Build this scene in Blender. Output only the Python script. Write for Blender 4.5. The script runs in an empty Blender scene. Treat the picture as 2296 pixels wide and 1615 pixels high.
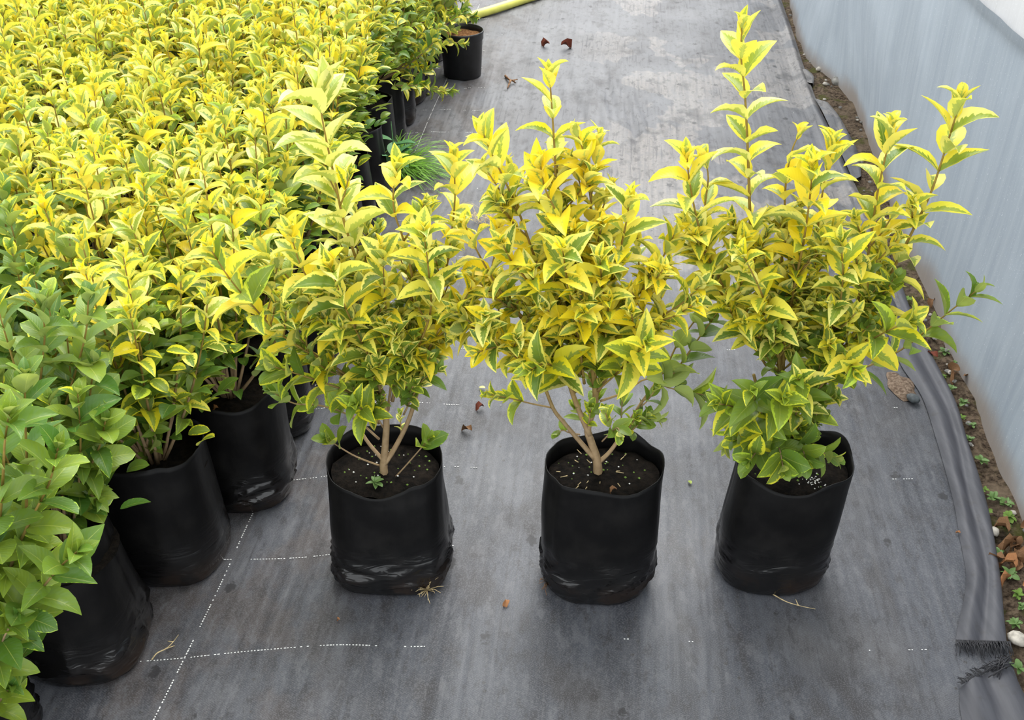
import bpy, math, random
from mathutils import Vector, Matrix, noise

# ------------------------------------------------------------------ camera
F_PX, W_PX, H_PX = 2350.0, 2296.0, 1615.0
PITCH, CAM_H = math.radians(34.0), 1.57
scene = bpy.context.scene
C = scene.collection
cam_data = bpy.data.cameras.new('camera')
cam_data.sensor_width = 36.0
cam_data.lens = 36.0 * F_PX / W_PX
cam_data.clip_end = 200
cam = bpy.data.objects.new('camera', cam_data)
cam.location = (0, 0, CAM_H)
cam.rotation_euler = (math.pi / 2 - PITCH, 0, 0)
C.objects.link(cam)
scene.camera = cam

# ------------------------------------------------------------------ world, sun, exposure
world = bpy.data.worlds.new('overcast_sky')
scene.world = world
world.use_nodes = True
wn = world.node_tree.nodes
wn['Background'].inputs[0].default_value = (0.93, 0.97, 1.0, 1)
wn['Background'].inputs[1].default_value = 1.25
sun_data = bpy.data.lights.new('hazy_sun', 'SUN')
sun_data.energy = 3.2
sun_data.angle = math.radians(60)
sun_data.color = (1.0, 0.98, 0.94)
sun = bpy.data.objects.new('hazy_sun', sun_data)
sun.rotation_euler = Vector((0.30, 0.62, 0.95)).to_track_quat('Z', 'Y').to_euler()
sun.location = (2, 4, 6)
C.objects.link(sun)
scene.view_settings.view_transform = 'Standard'
scene.view_settings.look = 'None'
scene.view_settings.gamma = 1.0
scene.view_settings.use_curve_mapping = False
scene.view_settings.exposure = 0.72
scene.cycles.use_light_tree = False
scene.cycles.adaptive_threshold = 0.03
scene.cycles.max_bounces = 5
scene.cycles.diffuse_bounces = 3
scene.cycles.glossy_bounces = 2
scene.cycles.transmission_bounces = 4

# ------------------------------------------------------------------ helpers
rnd = random.Random(11)
U = rnd.uniform
CP, SP = math.cos(PITCH), math.sin(PITCH)


def ray(px, py):
    u = (px - W_PX / 2) / F_PX
    v = -(py - H_PX / 2) / F_PX
    return Vector((u, CP + v * SP, -SP + v * CP))


def G(px, py, z=0.0):                       # where a sight line meets the level z
    d = ray(px, py)
    return Vector((0, 0, CAM_H)) + d * ((z - CAM_H) / d.z)


def AT(px, py, y):                          # where a sight line is y metres ahead
    d = ray(px, py)
    return Vector((0, 0, CAM_H)) + d * (y / d.y)


def mesh(name, verts, faces, mat=None, smooth=True, uvs=None):
    me = bpy.data.meshes.new(name)
    me.from_pydata([tuple(v) for v in verts], [], faces)
    if smooth:
        me.polygons.foreach_set('use_smooth', [True] * len(me.polygons))
    if uvs is not None:
        ul = me.uv_layers.new(name='UVMap')
        flat = []
        for l in me.loops:
            flat.extend(uvs[l.vertex_index])
        ul.data.foreach_set('uv', flat)
    if mat:
        me.materials.append(mat)
    me.update()
    return me


def link(name, data, parent=None, loc=None, kind=None):
    o = bpy.data.objects.new(name, data)
    C.objects.link(o)
    if parent is not None:
        o.parent = parent
    if loc is not None:
        o.location = loc
    if kind:
        o['kind'] = kind
    return o


def tag(o, label, cat, group=None):
    o['label'] = label
    o['category'] = cat
    if group:
        o['group'] = group
    return o


def thing(name, label, cat, loc=(0, 0, 0), group=None):
    o = bpy.data.objects.new(name, None)
    o.empty_display_size = 0.05
    C.objects.link(o)
    o.location = loc
    return tag(o, label, cat, group)


class MB:
    """collects shapes that become one mesh"""
    def __init__(s):
        s.v, s.f, s.uv, s.col = [], [], [], []

    def add(s, v, f, uv=None, col=None):
        b = len(s.v)
        s.v.extend(v)
        s.f.extend(tuple(i + b for i in q) for q in f)
        s.uv.extend(uv or [(0, 0)] * len(v))
        s.col.extend([col or (1, 1, 1, 1)] * len(v))

    def tube(s, pts, rad, n=6, cap=True):
        pts = [Vector(p) for p in pts]
        m = len(pts)
        if not hasattr(rad, '__len__'):
            rad = [rad] * m
        v, f = [], []
        side = None
        for i, p in enumerate(pts):
            t = (pts[min(i + 1, m - 1)] - pts[max(i - 1, 0)]).normalized()
            if side is None:
                side = t.orthogonal().normalized()
            side = (side - t * side.dot(t)).normalized()
            up = t.cross(side)
            for k in range(n):
                a = 2 * math.pi * k / n
                v.append(p + (side * math.cos(a) + up * math.sin(a)) * rad[i])
        for i in range(m - 1):
            for k in range(n):
                f.append((i * n + k, i * n + (k + 1) % n, (i + 1) * n + (k + 1) % n, (i + 1) * n + k))
        if cap:
            f.append(tuple(range(n - 1, -1, -1)))
            f.append(tuple((m - 1) * n + k for k in range(n)))
        s.add(v, f)

    def data(s, name, mat, smooth=True, colour=False):
        me = mesh(name, s.v, s.f, mat, smooth, s.uv)
        if colour:
            at = me.color_attributes.new('leafcol', 'FLOAT_COLOR', 'POINT')
            flat = []
            for c in s.col:
                flat.extend(c)
            at.data.foreach_set('color', flat)
        return me


def catmull(pts, per=4):
    pts = [Vector(p) for p in pts]
    if len(pts) < 3:
        a, b = pts[0], pts[-1]
        return [a.lerp(b, i / per) for i in range(per + 1)]
    out = []
    for i in range(len(pts) - 1):
        p0 = pts[i - 1] if i else pts[0] * 2 - pts[1]
        p1, p2 = pts[i], pts[i + 1]
        p3 = pts[i + 2] if i + 2 < len(pts) else p2 * 2 - p1
        for k in range(per):
            t = k / per
            out.append(0.5 * ((2 * p1) + (p2 - p0) * t + (2 * p0 - 5 * p1 + 4 * p2 - p3) * t * t
                              + (3 * p1 - p0 - 3 * p2 + p3) * t ** 3))
    out.append(pts[-1])
    return out


def interp(tab, y):
    if y <= tab[0][0]:
        return tab[0][1]
    for (a, va), (b, vb) in zip(tab, tab[1:]):
        if y <= b:
            t = (y - a) / (b - a)
            return va + (vb - va) * t
    return tab[-1][1]


def sstep(a, b, x):
    t = max(0.0, min(1.0, (x - a) / (b - a)))
    return t * t * (3 - 2 * t)


# ------------------------------------------------------------------ materials
class NT:
    def __init__(s, name):
        s.m = bpy.data.materials.new(name)
        s.m.use_nodes = True
        s.t = s.m.node_tree
        s.t.nodes.clear()
        s.out = s.n('ShaderNodeOutputMaterial')

    def n(s, kind, **kw):
        nd = s.t.nodes.new(kind)
        for k, v in kw.items():
            setattr(nd, k, v)
        return nd

    def set(s, sock, val):
        if val is None:
            return
        if hasattr(val, 'is_linked'):
            s.t.links.new(val, sock)
        elif isinstance(val, (tuple, list)) and len(val) == 3 and sock.type == 'RGBA':
            sock.default_value = (*val, 1)
        else:
            sock.default_value = val

    def math(s, op, a, b=None, c=None, clamp=False):
        nd = s.n('ShaderNodeMath', operation=op, use_clamp=clamp)
        for i, x in enumerate((a, b, c)):
            s.set(nd.inputs[i], x)
        return nd.outputs[0]

    def mix(s, f, a, b, blend='MIX'):
        nd = s.n('ShaderNodeMix', data_type='RGBA', blend_type=blend)
        s.set(nd.inputs[0], f)
        s.set(nd.inputs[6], a)
        s.set(nd.inputs[7], b)
        return nd.outputs[2]

    def ramp(s, x, lo, hi, a=0.0, b=1.0, smooth=True):
        nd = s.n('ShaderNodeMapRange', interpolation_type='SMOOTHSTEP' if smooth else 'LINEAR')
        for i, v in enumerate((x, lo, hi, a, b)):
            s.set(nd.inputs[i], v)
        return nd.outputs[0]

    def noise(s, vec, scale, detail=3, rough=0.55, dist=0.0):
        nd = s.n('ShaderNodeTexNoise')
        s.set(nd.inputs['Vector'], vec)
        s.set(nd.inputs['Scale'], scale)
        nd.inputs['Detail'].default_value = detail
        nd.inputs['Roughness'].default_value = rough
        nd.inputs['Distortion'].default_value = dist
        return nd.outputs['Fac']

    def mapping(s, vec, scale=(1, 1, 1), rot=(0, 0, 0), loc=(0, 0, 0)):
        nd = s.n('ShaderNodeMapping')
        s.set(nd.inputs[0], vec)
        s.set(nd.inputs[1], loc)
        nd.inputs[2].default_value = rot
        nd.inputs[3].default_value = scale
        return nd.outputs[0]

    def bump(s, h, strength=0.3, dist=0.01):
        nd = s.n('ShaderNodeBump')
        s.set(nd.inputs['Strength'], strength)
        nd.inputs['Distance'].default_value = dist
        s.set(nd.inputs['Height'], h)
        return nd.outputs[0]

    def bsdf(s, col, rough=0.5, spec=0.5, normal=None, **kw):
        nd = s.n('ShaderNodeBsdfPrincipled')
        s.set(nd.inputs['Base Color'], col)
        s.set(nd.inputs['Roughness'], rough)
        s.set(nd.inputs['Specular IOR Level'], spec)
        if normal is not None:
            s.set(nd.inputs['Normal'], normal)
        for k, v in kw.items():
            s.set(nd.inputs[k.replace('_', ' ')], v)
        return nd.outputs[0]

    def done(s, shader):
        s.t.links.new(shader, s.out.inputs[0])
        return s.m

    def objco(s):
        return s.n('ShaderNodeTexCoord').outputs['Object']


def simple(name, col, rough=0.6, spec=0.3, var=0.25, scale=30, bump=0.0):
    t = NT(name)
    co = t.objco()
    nz = t.noise(co, scale, 4)
    dark = tuple(c * (1 - var) for c in col)
    lite = tuple(min(1, c * (1 + var)) for c in col)
    c = t.mix(t.ramp(nz, 0.3, 0.7), dark, lite)
    nrm = t.bump(nz, bump, 0.004) if bump else None
    return t.done(t.bsdf(c, rough, spec, nrm))


def leaf_material(name, from_attr):
    """variegated privet leaf: jagged green centre inside a yellow margin.
    colour channels: centre width, lime share of the margin, creaminess, depth of the green"""
    t = NT(name)
    if from_attr:
        at = t.n('ShaderNodeAttribute', attribute_name='leafcol')
        sep = t.n('ShaderNodeSeparateColor')
        t.set(sep.inputs[0], at.outputs['Color'])
        alpha = at.outputs['Alpha']
        seed = t.math('MULTIPLY', sep.outputs[1], 37.0)
    else:
        oi = t.n('ShaderNodeObjectInfo')
        sep = t.n('ShaderNodeSeparateColor')
        t.set(sep.inputs[0], oi.outputs['Color'])
        alpha = oi.outputs['Alpha']
        seed = t.math('MULTIPLY', oi.outputs['Random'], 50.0)
    c, h, p = sep.outputs
    uv = t.n('ShaderNodeUVMap').outputs[0]
    sx = t.n('ShaderNodeSeparateXYZ')
    t.set(sx.inputs[0], uv)
    a = t.math('ABSOLUTE', t.math('MULTIPLY_ADD', sx.outputs[0], 2.0, -1.0))
    # feathered pattern running out along the side veins
    along = t.math('SUBTRACT', sx.outputs[1], t.math('MULTIPLY', a, 0.22))
    cv = t.n('ShaderNodeCombineXYZ')
    t.set(cv.inputs[0], t.math('MULTIPLY', sx.outputs[0], 2.6))
    t.set(cv.inputs[1], t.math('MULTIPLY', along, 13.0))
    t.set(cv.inputs[2], seed)
    nz = t.noise(cv.outputs[0], 1.0, 2, 0.6)
    edge = t.math('ADD', a, t.math('MULTIPLY_ADD', nz, 0.9, -0.45))
    edge = t.math('ADD', edge, t.math('MULTIPLY', t.math('POWER', sx.outputs[1], 4.0), 0.25))
    margin = t.ramp(t.math('SUBTRACT', edge, c), -0.035, 0.035)
    gold = t.mix(h, (0.94, 0.70, 0.010), (0.80, 0.80, 0.035))
    gold = t.mix(t.ramp(h, 0.78, 0.98), gold, (0.40, 0.58, 0.045))
    yellow = t.mix(t.math('MULTIPLY', p, 0.8), gold, (0.90, 0.87, 0.36))
    green = t.mix(alpha, (0.42, 0.50, 0.05), (0.070, 0.175, 0.020))
    blotch = nz
    green = t.mix(t.ramp(blotch, 0.45, 0.6, 0, 0.45), green, t.mix(alpha, (0.30, 0.40, 0.07), (0.10, 0.20, 0.055)))
    # an all-green leaf keeps a pale lime rim
    col = t.mix(margin, green, yellow)
    rib = t.ramp(a, 0.0, 0.05, 0.45, 0.0)
    col = t.mix(rib, col, (0.62, 0.66, 0.16))
    veins = t.n('ShaderNodeTexWave', wave_type='BANDS', bands_direction='Y')
    t.set(veins.inputs['Vector'], cv.outputs[0])
    veins.inputs['Scale'].default_value = 0.30
    nrm = t.bump(veins.outputs['Fac'], 0.12, 0.001)
    back = t.n('ShaderNodeNewGeometry').outputs['Backfacing']
    col = t.mix(t.math('MULTIPLY', back, 0.35), col, (0.62, 0.66, 0.26))
    pr = t.bsdf(col, t.math('MULTIPLY_ADD', back, 0.25, 0.38), 0.42, nrm)
    tr = t.n('ShaderNodeBsdfTranslucent')
    t.set(tr.inputs[0], t.mix(0.5, col, (0.85, 0.80, 0.03), 'MULTIPLY'))
    mx = t.n('ShaderNodeMixShader')
    mx.inputs[0].default_value = 0.30
    t.set(mx.inputs[1], pr)
    t.set(mx.inputs[2], tr.outputs[0])
    return t.done(mx.outputs[0])


M_LEAF = leaf_material('variegated_leaf', False)
M_FOLIAGE = leaf_material('variegated_foliage', True)


def bark_mat():
    t = NT('privet_bark')
    co = t.objco()
    z = t.n('ShaderNodeSeparateXYZ')
    t.set(z.inputs[0], co)
    nz = t.noise(co, 90, 3)
    old = t.mix(nz, (0.20, 0.13, 0.065), (0.42, 0.30, 0.17))
    young = t.mix(nz, (0.16, 0.10, 0.030), (0.34, 0.24, 0.05))
    c = t.mix(t.ramp(z.outputs[2], 0.36, 0.55), old, young)
    return t.done(t.bsdf(c, 0.7, 0.2, t.bump(nz, 0.3, 0.002)))


M_BARK = bark_mat()


def bag_mat():
    t = NT('black_polythene')
    co = t.objco()
    z = t.n('ShaderNodeSeparateXYZ')
    t.set(z.inputs[0], co)
    nz = t.noise(co, 14, 5, 0.6)
    fine = t.noise(t.mapping(co, (1, 1, 0.35)), 60, 3)
    fold = t.noise(t.mapping(co, (10, 10, 42)), 1.0, 2, 0.5, 1.2)
    fold = t.math('ABSOLUTE', t.math('SUBTRACT', fold, 0.5))
    fold = t.math('MULTIPLY', fold, t.ramp(z.outputs[2], 0.15, 0.06))
    fine = t.math('MULTIPLY_ADD', fold, -6.0, fine)
    dust = t.math('MULTIPLY', t.ramp(nz, 0.40, 0.75), t.ramp(z.outputs[2], 0.02, 0.10, 0.4, 1.0))
    c = t.mix(t.math('MULTIPLY', dust, 0.7), (0.0050, 0.0048, 0.0050), (0.0125, 0.0116, 0.0110))
    mud = t.math('MULTIPLY', t.ramp(z.outputs[2], 0.07, 0.0), t.ramp(nz, 0.45, 0.62))
    c = t.mix(t.math('MULTIPLY', mud, 0.5), c, (0.035, 0.019, 0.011))
    rough = t.math('ADD', t.ramp(z.outputs[2], 0.06, 0.15, 0.14, 0.38), t.math('MULTIPLY', dust, 0.10))
    return t.done(t.bsdf(c, rough, t.ramp(z.outputs[2], 0.05, 0.15, 0.55, 0.14), t.bump(fine, 0.20, 0.004)))


M_BAG = bag_mat()


def soil_mat(name, dark, lite, scale=60):
    t = NT(name)
    co = t.objco()
    n1 = t.noise(co, scale, 6, 0.7)
    n2 = t.noise(co, 9, 4)
    c = t.mix(t.ramp(n1, 0.35, 0.68), dark, lite)
    c = t.mix(t.ramp(n2, 0.52, 0.70, 0, 0.5), c, tuple(x * 1.5 for x in lite))
    return t.done(t.bsdf(c, 0.95, 0.1, t.bump(n1, 0.9, 0.012)))


M_COMPOST = soil_mat('dark_compost', (0.0035, 0.003, 0.0026), (0.016, 0.012, 0.009), 80)
M_BARKCHIP = soil_mat('brown_bark_compost', (0.13, 0.055, 0.020), (0.40, 0.21, 0.09), 90)


def earth_mat():
    t = NT('bare_earth')
    co = t.objco()
    n1 = t.noise(co, 75, 7, 0.72)
    n2 = t.noise(co, 7, 4, 0.6)
    n3 = t.noise(t.mapping(co, loc=(5, 3, 1)), 11, 5, 0.65)
    c = t.mix(t.ramp(n1, 0.34, 0.68), (0.040, 0.026, 0.017), (0.30, 0.22, 0.15))
    c = t.mix(t.ramp(n2, 0.50, 0.68, 0, 0.65), c, (0.33, 0.25, 0.17))
    c = t.mix(t.ramp(n3, 0.51, 0.63, 0, 0.75), c, (0.115, 0.125, 0.028))
    return t.done(t.bsdf(c, 0.95, 0.12, t.bump(n1, 1.0, 0.02)))


M_EARTH = earth_mat()
ROWROT = math.atan(0.1)


def cloth_mat():
    t = NT('woven_ground_cover')
    co = t.objco()
    ro = t.mapping(co, rot=(0, 0, ROWROT))
    sx = t.n('ShaderNodeSeparateXYZ')
    t.set(sx.inputs[0], ro)
    st1 = t.noise(t.mapping(ro, (15, 1.1, 1)), 1.0, 3, 0.62)
    st2 = t.noise(t.mapping(ro, (70, 2.4, 1), loc=(3, 1, 0)), 1.0, 2, 0.6)
    big = t.noise(co, 2.3, 3, 0.55)
    mot = t.noise(t.mapping(co, (1, 0.6, 1)), 7.5, 4, 0.62)
    fine = t.noise(co, 110, 2)
    c = t.mix(t.ramp(st1, 0.32, 0.68), (0.022, 0.0235, 0.030), (0.049, 0.052, 0.062))
    c = t.mix(t.ramp(st2, 0.52, 0.74, 0, 0.35), c, (0.092, 0.093, 0.100))
    c = t.mix(t.ramp(st2, 0.46, 0.34, 0, 0.45), c, (0.024, 0.024, 0.028))
    c = t.mix(t.ramp(big, 0.50, 0.72, 0, 0.45), c, (0.092, 0.082, 0.074))
    # dried silt, sharp-edged, lying on the far half of the path
    pn = t.math('ADD', t.noise(t.mapping(co, (1.2, 0.75, 1), loc=(1.7, 0.35, 0)), 1.5, 4, 0.62),
                t.math('MULTIPLY', mot, 0.10))
    reg = t.math('MULTIPLY', t.ramp(sx.outputs[1], 2.3, 3.0), t.ramp(sx.outputs[0], -0.30, 0.15))
    silt = t.math('MULTIPLY', t.ramp(pn, 0.555, 0.575), reg)
    siltc = t.mix(t.ramp(fine, 0.3, 0.7), (0.150, 0.130, 0.113), (0.200, 0.175, 0.152))
    c = t.mix(t.math('MULTIPLY', silt, t.ramp(st2, 0.35, 0.6, 0.55, 0.95)), c, siltc)
    far_tone = t.math('MULTIPLY', t.ramp(sx.outputs[1], 1.6, 4.6), 0.34)
    c = t.mix(far_tone, c, (0.180, 0.173, 0.168))  # colour turns paler grey with distance along the path
    st3 = t.noise(t.mapping(ro, (95, 3.0, 1), loc=(7, 2, 0)), 1.0, 3, 0.65)
    stm = t.math('MULTIPLY', t.ramp(st3, 0.56, 0.66), t.ramp(big, 0.42, 0.56))
    c = t.mix(t.math('MULTIPLY', stm, 0.75), c, (0.030, 0.029, 0.032))
    # damp spots and crumbs
    v = t.n('ShaderNodeTexVoronoi')
    t.set(v.inputs['Vector'], t.mapping(co, (9, 6, 1)))
    v.inputs['Scale'].default_value = 1.0
    spots = t.math('MULTIPLY', t.ramp(t.math('ADD', v.outputs['Distance'], t.math('MULTIPLY', fine, 0.12)), 0.24, 0.14), t.ramp(mot, 0.50, 0.58))
    c = t.mix(t.math('MULTIPLY', spots, 0.8), c, (0.016, 0.015, 0.016))
    v2 = t.n('ShaderNodeTexVoronoi')
    t.set(v2.inputs['Vector'], co)
    v2.inputs['Scale'].default_value = 34.0
    crumb = t.math('MULTIPLY', t.ramp(v2.outputs['Distance'], 0.16, 0.09), t.ramp(mot, 0.46, 0.40))
    c = t.mix(crumb, c, (0.016, 0.013, 0.011))
    mud = t.math('MULTIPLY', t.ramp(sx.outputs[0], -0.35, -0.62), t.ramp(mot, 0.42, 0.60))
    c = t.mix(t.math('MULTIPLY', mud, 0.6), c, (0.058, 0.042, 0.034))
    # weave
    w = t.n('ShaderNodeTexChecker')
    t.set(w.inputs['Vector'], t.mapping(ro, (300, 500, 1)))
    w.inputs['Scale'].default_value = 1.0
    c = t.mix(0.10, c, t.mix(w.outputs['Fac'], (0.03, 0.03, 0.035), (0.2, 0.2, 0.2)))
    c = t.mix(t.ramp(mot, 0.52, 0.68, 0, 0.7), c, (0.028, 0.025, 0.025))
    c = t.mix(t.ramp(mot, 0.46, 0.30, 0, 0.40), c, (0.085, 0.087, 0.096))
    mot2 = t.noise(t.mapping(ro, (1, 0.45, 1)), 38, 3, 0.7)
    c = t.mix(t.ramp(mot2, 0.52, 0.66, 0, 0.55), c, (0.022, 0.020, 0.021))
    c = t.mix(t.ramp(mot2, 0.46, 0.34, 0, 0.40), c, (0.100, 0.100, 0.106))
    spk = t.noise(co, 420, 0, 0.6)
    c = t.mix(t.ramp(spk, 0.45, 0.7, 0, 0.30), c, (0.13, 0.13, 0.135))
    v3 = t.n('ShaderNodeTexVoronoi')
    t.set(v3.inputs['Vector'], t.mapping(co, (13, 9, 1), loc=(0.3, 0.7, 0)))
    v3.inputs['Scale'].default_value = 1.0
    dsp = t.math('ADD', v3.outputs['Distance'], t.math('MULTIPLY_ADD', fine, 0.30, -0.15))
    rare = t.n('ShaderNodeSeparateColor')
    t.set(rare.inputs[0], v3.outputs['Color'])
    drop = t.math('MULTIPLY', t.ramp(dsp, 0.16, 0.10), t.math('GREATER_THAN', rare.outputs[0], 0.62))
    c = t.mix(t.math('MULTIPLY', drop, 0.8), c, (0.014, 0.013, 0.014))
    c = t.mix(1.0, c, (1.28, 1.29, 1.32), 'MULTIPLY')
    h = t.noise(t.mapping(ro, (42, 3.0, 1)), 1.0, 1)
    rough = t.ramp(big, 0.35, 0.65, 0.46, 0.60)
    return t.done(t.bsdf(c, rough, 0.42, t.bump(h, 0.30, 0.008)))


M_CLOTH = cloth_mat()


def hem_mat():
    t = NT('folded_ground_cover')
    co = t.objco()
    st = t.noise(t.mapping(co, (60, 5, 20), rot=(0, 0, ROWROT)), 1.0, 4, 0.6)
    n2 = t.noise(co, 30, 4)
    c = t.mix(t.ramp(st, 0.3, 0.7), (0.054, 0.054, 0.064), (0.084, 0.084, 0.096))
    c = t.mix(t.ramp(n2, 0.58, 0.70, 0, 0.4), c, (0.05, 0.045, 0.045))
    return t.done(t.bsdf(c, 0.55, 0.4, t.bump(n2, 0.2, 0.004)))


M_HEM = hem_mat()
M_THREAD = simple('white_marking_thread', (0.78, 0.78, 0.76), 0.6, 0.3, 0.1, 300)
M_FRAY = simple('black_frayed_thread', (0.030, 0.029, 0.033), 0.55, 0.4, 0.3, 200)


def sheet_mat(name, low, high, trans, rough, streak):
    t = NT(name)
    co = t.objco()
    z = t.n('ShaderNodeSeparateXYZ')
    t.set(z.inputs[0], co)
    st = t.noise(t.mapping(co, (30, 30, 1.3)), 1.0, 5, 0.65)
    bl = t.noise(co, 3.2, 4, 0.5)
    sp = t.noise(co, 220, 2)
    c = t.mix(t.ramp(st, 0.3, 0.7), low, high)
    c = t.mix(t.ramp(bl, 0.42, 0.70, 0, 0.4), c, tuple(min(1, x * 1.25) for x in high))
    c = t.mix(t.ramp(sp, 0.66, 0.72, 0, 0.4), c, (0.8, 0.82, 0.85))
    zz = t.math('ADD', z.outputs[2], t.math('MULTIPLY_ADD', bl, 0.16, -0.08))
    splash = t.ramp(zz, 0.09, 0.0)
    c = t.mix(t.math('MULTIPLY', splash, 0.75), c, (0.23, 0.18, 0.14))
    pr = t.bsdf(c, rough, 0.45, t.bump(st, streak, 0.01))
    tr = t.n('ShaderNodeBsdfTranslucent')
    t.set(tr.inputs[0], c)
    mx = t.n('ShaderNodeMixShader')
    mx.inputs[0].default_value = trans
    t.set(mx.inputs[1], pr)
    t.set(mx.inputs[2], tr.outputs[0])
    return t.done(mx.outputs[0])


M_SKIRT = sheet_mat('grey_polythene_skirt', (0.265, 0.305, 0.350), (0.325, 0.365, 0.405), 0.36, 0.42, 0.06)
M_COVER = sheet_mat('milky_polythene_cover', (0.44, 0.44, 0.445), (0.50, 0.50, 0.505), 0.5, 0.4, 0.1)
M_PLASTIC = simple('black_pot_plastic', (0.014, 0.014, 0.015), 0.42, 0.5, 0.25, 40)
M_HOSE = simple('yellow_hose', (0.72, 0.70, 0.14), 0.4, 0.5, 0.08, 20)
M_GRASS = simple('grass_green', (0.17, 0.36, 0.035), 0.5, 0.3, 0.45, 25)
M_WEED = simple('weed_green', (0.115, 0.20, 0.055), 0.5, 0.35, 0.35, 60)
M_BLUEWEED = simple('bluish_weed_green', (0.09, 0.23, 0.085), 0.55, 0.3, 0.3, 60)
M_DRY = simple('dry_brown_leaf', (0.20, 0.105, 0.050), 0.7, 0.2, 0.5, 70, 0.3)
M_RUST = simple('rust_brown_leaf', (0.17, 0.045, 0.026), 0.7, 0.2, 0.5, 70, 0.3)
M_ORANGE = simple('orange_dry_leaf', (0.36, 0.165, 0.07), 0.7, 0.2, 0.35, 70, 0.3)
M_STRAW = simple('straw', (0.50, 0.39, 0.21), 0.75, 0.2, 0.3, 90)
M_STONE = simple('grey_stone', (0.24, 0.23, 0.21), 0.85, 0.2, 0.4, 60, 0.5)
M_PALE = simple('pale_stone', (0.48, 0.44, 0.38), 0.85, 0.2, 0.3, 60, 0.5)
M_SLATE = simple('slate_stone', (0.075, 0.085, 0.09), 0.6, 0.3, 0.3, 60, 0.2)
M_SAND = soil_mat('gritty_sand', (0.15, 0.10, 0.07), (0.40, 0.30, 0.22), 110)
M_PERLITE = simple('white_perlite', (0.75, 0.74, 0.70), 0.8, 0.2, 0.15, 100)
M_MOSS = simple('moss_green', (0.14, 0.23, 0.045), 0.8, 0.2, 0.4, 100)

# ------------------------------------------------------------------ the ground
# edge of the fabric and foot of the wall, as (forward, sideways) on the ground
EDGE_PX = [(2330, 1610), (2292, 1545), (2262, 1450), (2255, 1390), (2240, 1300), (2222, 1180), (2190, 1055), (2160, 985),
           (2140, 900), (2110, 850), (2075, 770), (2040, 690), (2005, 610), (1975, 540), (1945, 470), (1905, 385),
           (1870, 305), (1838, 240), (1815, 180), (1800, 140), (1778, 70), (1753, 0)]
FOOT_PX = [(2292, 1154), (2241, 1055), (2203, 968), (2183, 897), (2146, 817), (2122, 750), (2104, 691), (2066, 631),
           (2028, 560), (2000, 470), (1980, 400), (1960, 346), (1944, 312), (1934, 273), (1914, 234), (1887, 203),
           (1862, 172), (1825, 145), (1800, 106), (1781, 52), (1773, 0)]


def ground_curve(pxs):
    c = catmull([G(*p) for p in pxs], 4)
    return c


edge_c = ground_curve(EDGE_PX)
EDGE = [(0.3, edge_c[0].x - 0.02)] + [(p.y, p.x) for p in edge_c] + [(7.5, edge_c[-1].x + 0.14)]
EDGE.sort()
foot_c = ground_curve(FOOT_PX)
FOOT = [(0.2, foot_c[0].x - 0.13)] + [(p.y, p.x) for p in foot_c] + [(7.5, foot_c[-1].x + 0.15)]
FOOT.sort()


def cloth_z(x, y):
    z = -0.003 + 0.004 * noise.noise(Vector((x * 5, y * 1.3, 0.3)))
    rip = math.exp(-((x - 0.42) / 0.20) ** 2 - ((y - 4.25) / 0.75) ** 2)
    z += rip * (0.016 * noise.noise(Vector((x * 30, y * 2.2, 4.0))) + 0.004)
    rip2 = math.exp(-((x - 0.05) / 0.5) ** 2 - ((y - 4.8) / 1.4) ** 2)
    z += rip2 * 0.007 * noise.noise(Vector((x * 26, y * 1.5, 9.0)))
    return z


def ease_edge(x, y):
    e = interp(EDGE, y) - x
    return 0.020 * math.exp(-((e - 0.030) / 0.020) ** 2) * sstep(2.3, 2.9, y)


# soil
v, f = [], []
xs = [-3.2, -2.0, -1.0, 0.0, 0.6] + [0.75 + 0.0125 * i for i in range(80)] + [2.2, 2.8]
ys = [0.2 + 0.04 * i for i in range(185)]
for y in ys:
    for x in xs:
        e = x - interp(EDGE, y)
        zz = -0.016 + sstep(-0.02, 0.05, e) * (0.010 + 0.012 * noise.noise(Vector((x * 14, y * 14, 0)))
                                              + 0.008 * noise.noise(Vector((x * 45, y * 45, 3))))
        v.append((x, y, zz))
n = len(xs)
for j in range(len(ys) - 1):
    for i in range(n - 1):
        f.append((j * n + i, j * n + i + 1, (j + 1) * n + i + 1, (j + 1) * n + i))
o = link('floor', mesh('floor', v, f, M_EARTH), kind='structure')

# woven fabric
v, f = [], []
NX, NY = 230, 175
for j in range(NY + 1):
    y = 0.35 + 6.9 * (j / NY) ** 1.25
    e = interp(EDGE, y)
    for i in range(NX + 1):
        t = i / NX
        x = -3.0 + (e + 3.0) * (1 - (1 - t) ** 1.5)
        z = cloth_z(x, y) + ease_edge(x, y)
        if i == NX:
            z -= 0.010
        v.append((x, y, z))
for j in range(NY):
    for i in range(NX):
        a = j * (NX + 1) + i
        f.append((a, a + 1, a + NX + 2, a + NX + 1))
fabric = link('ground_cover_fabric', mesh('ground_cover_fabric', v, f, M_CLOTH))
tag(fabric, 'grey black woven ground cover fabric with dotted white lines under all the pots', 'ground cover')


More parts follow.
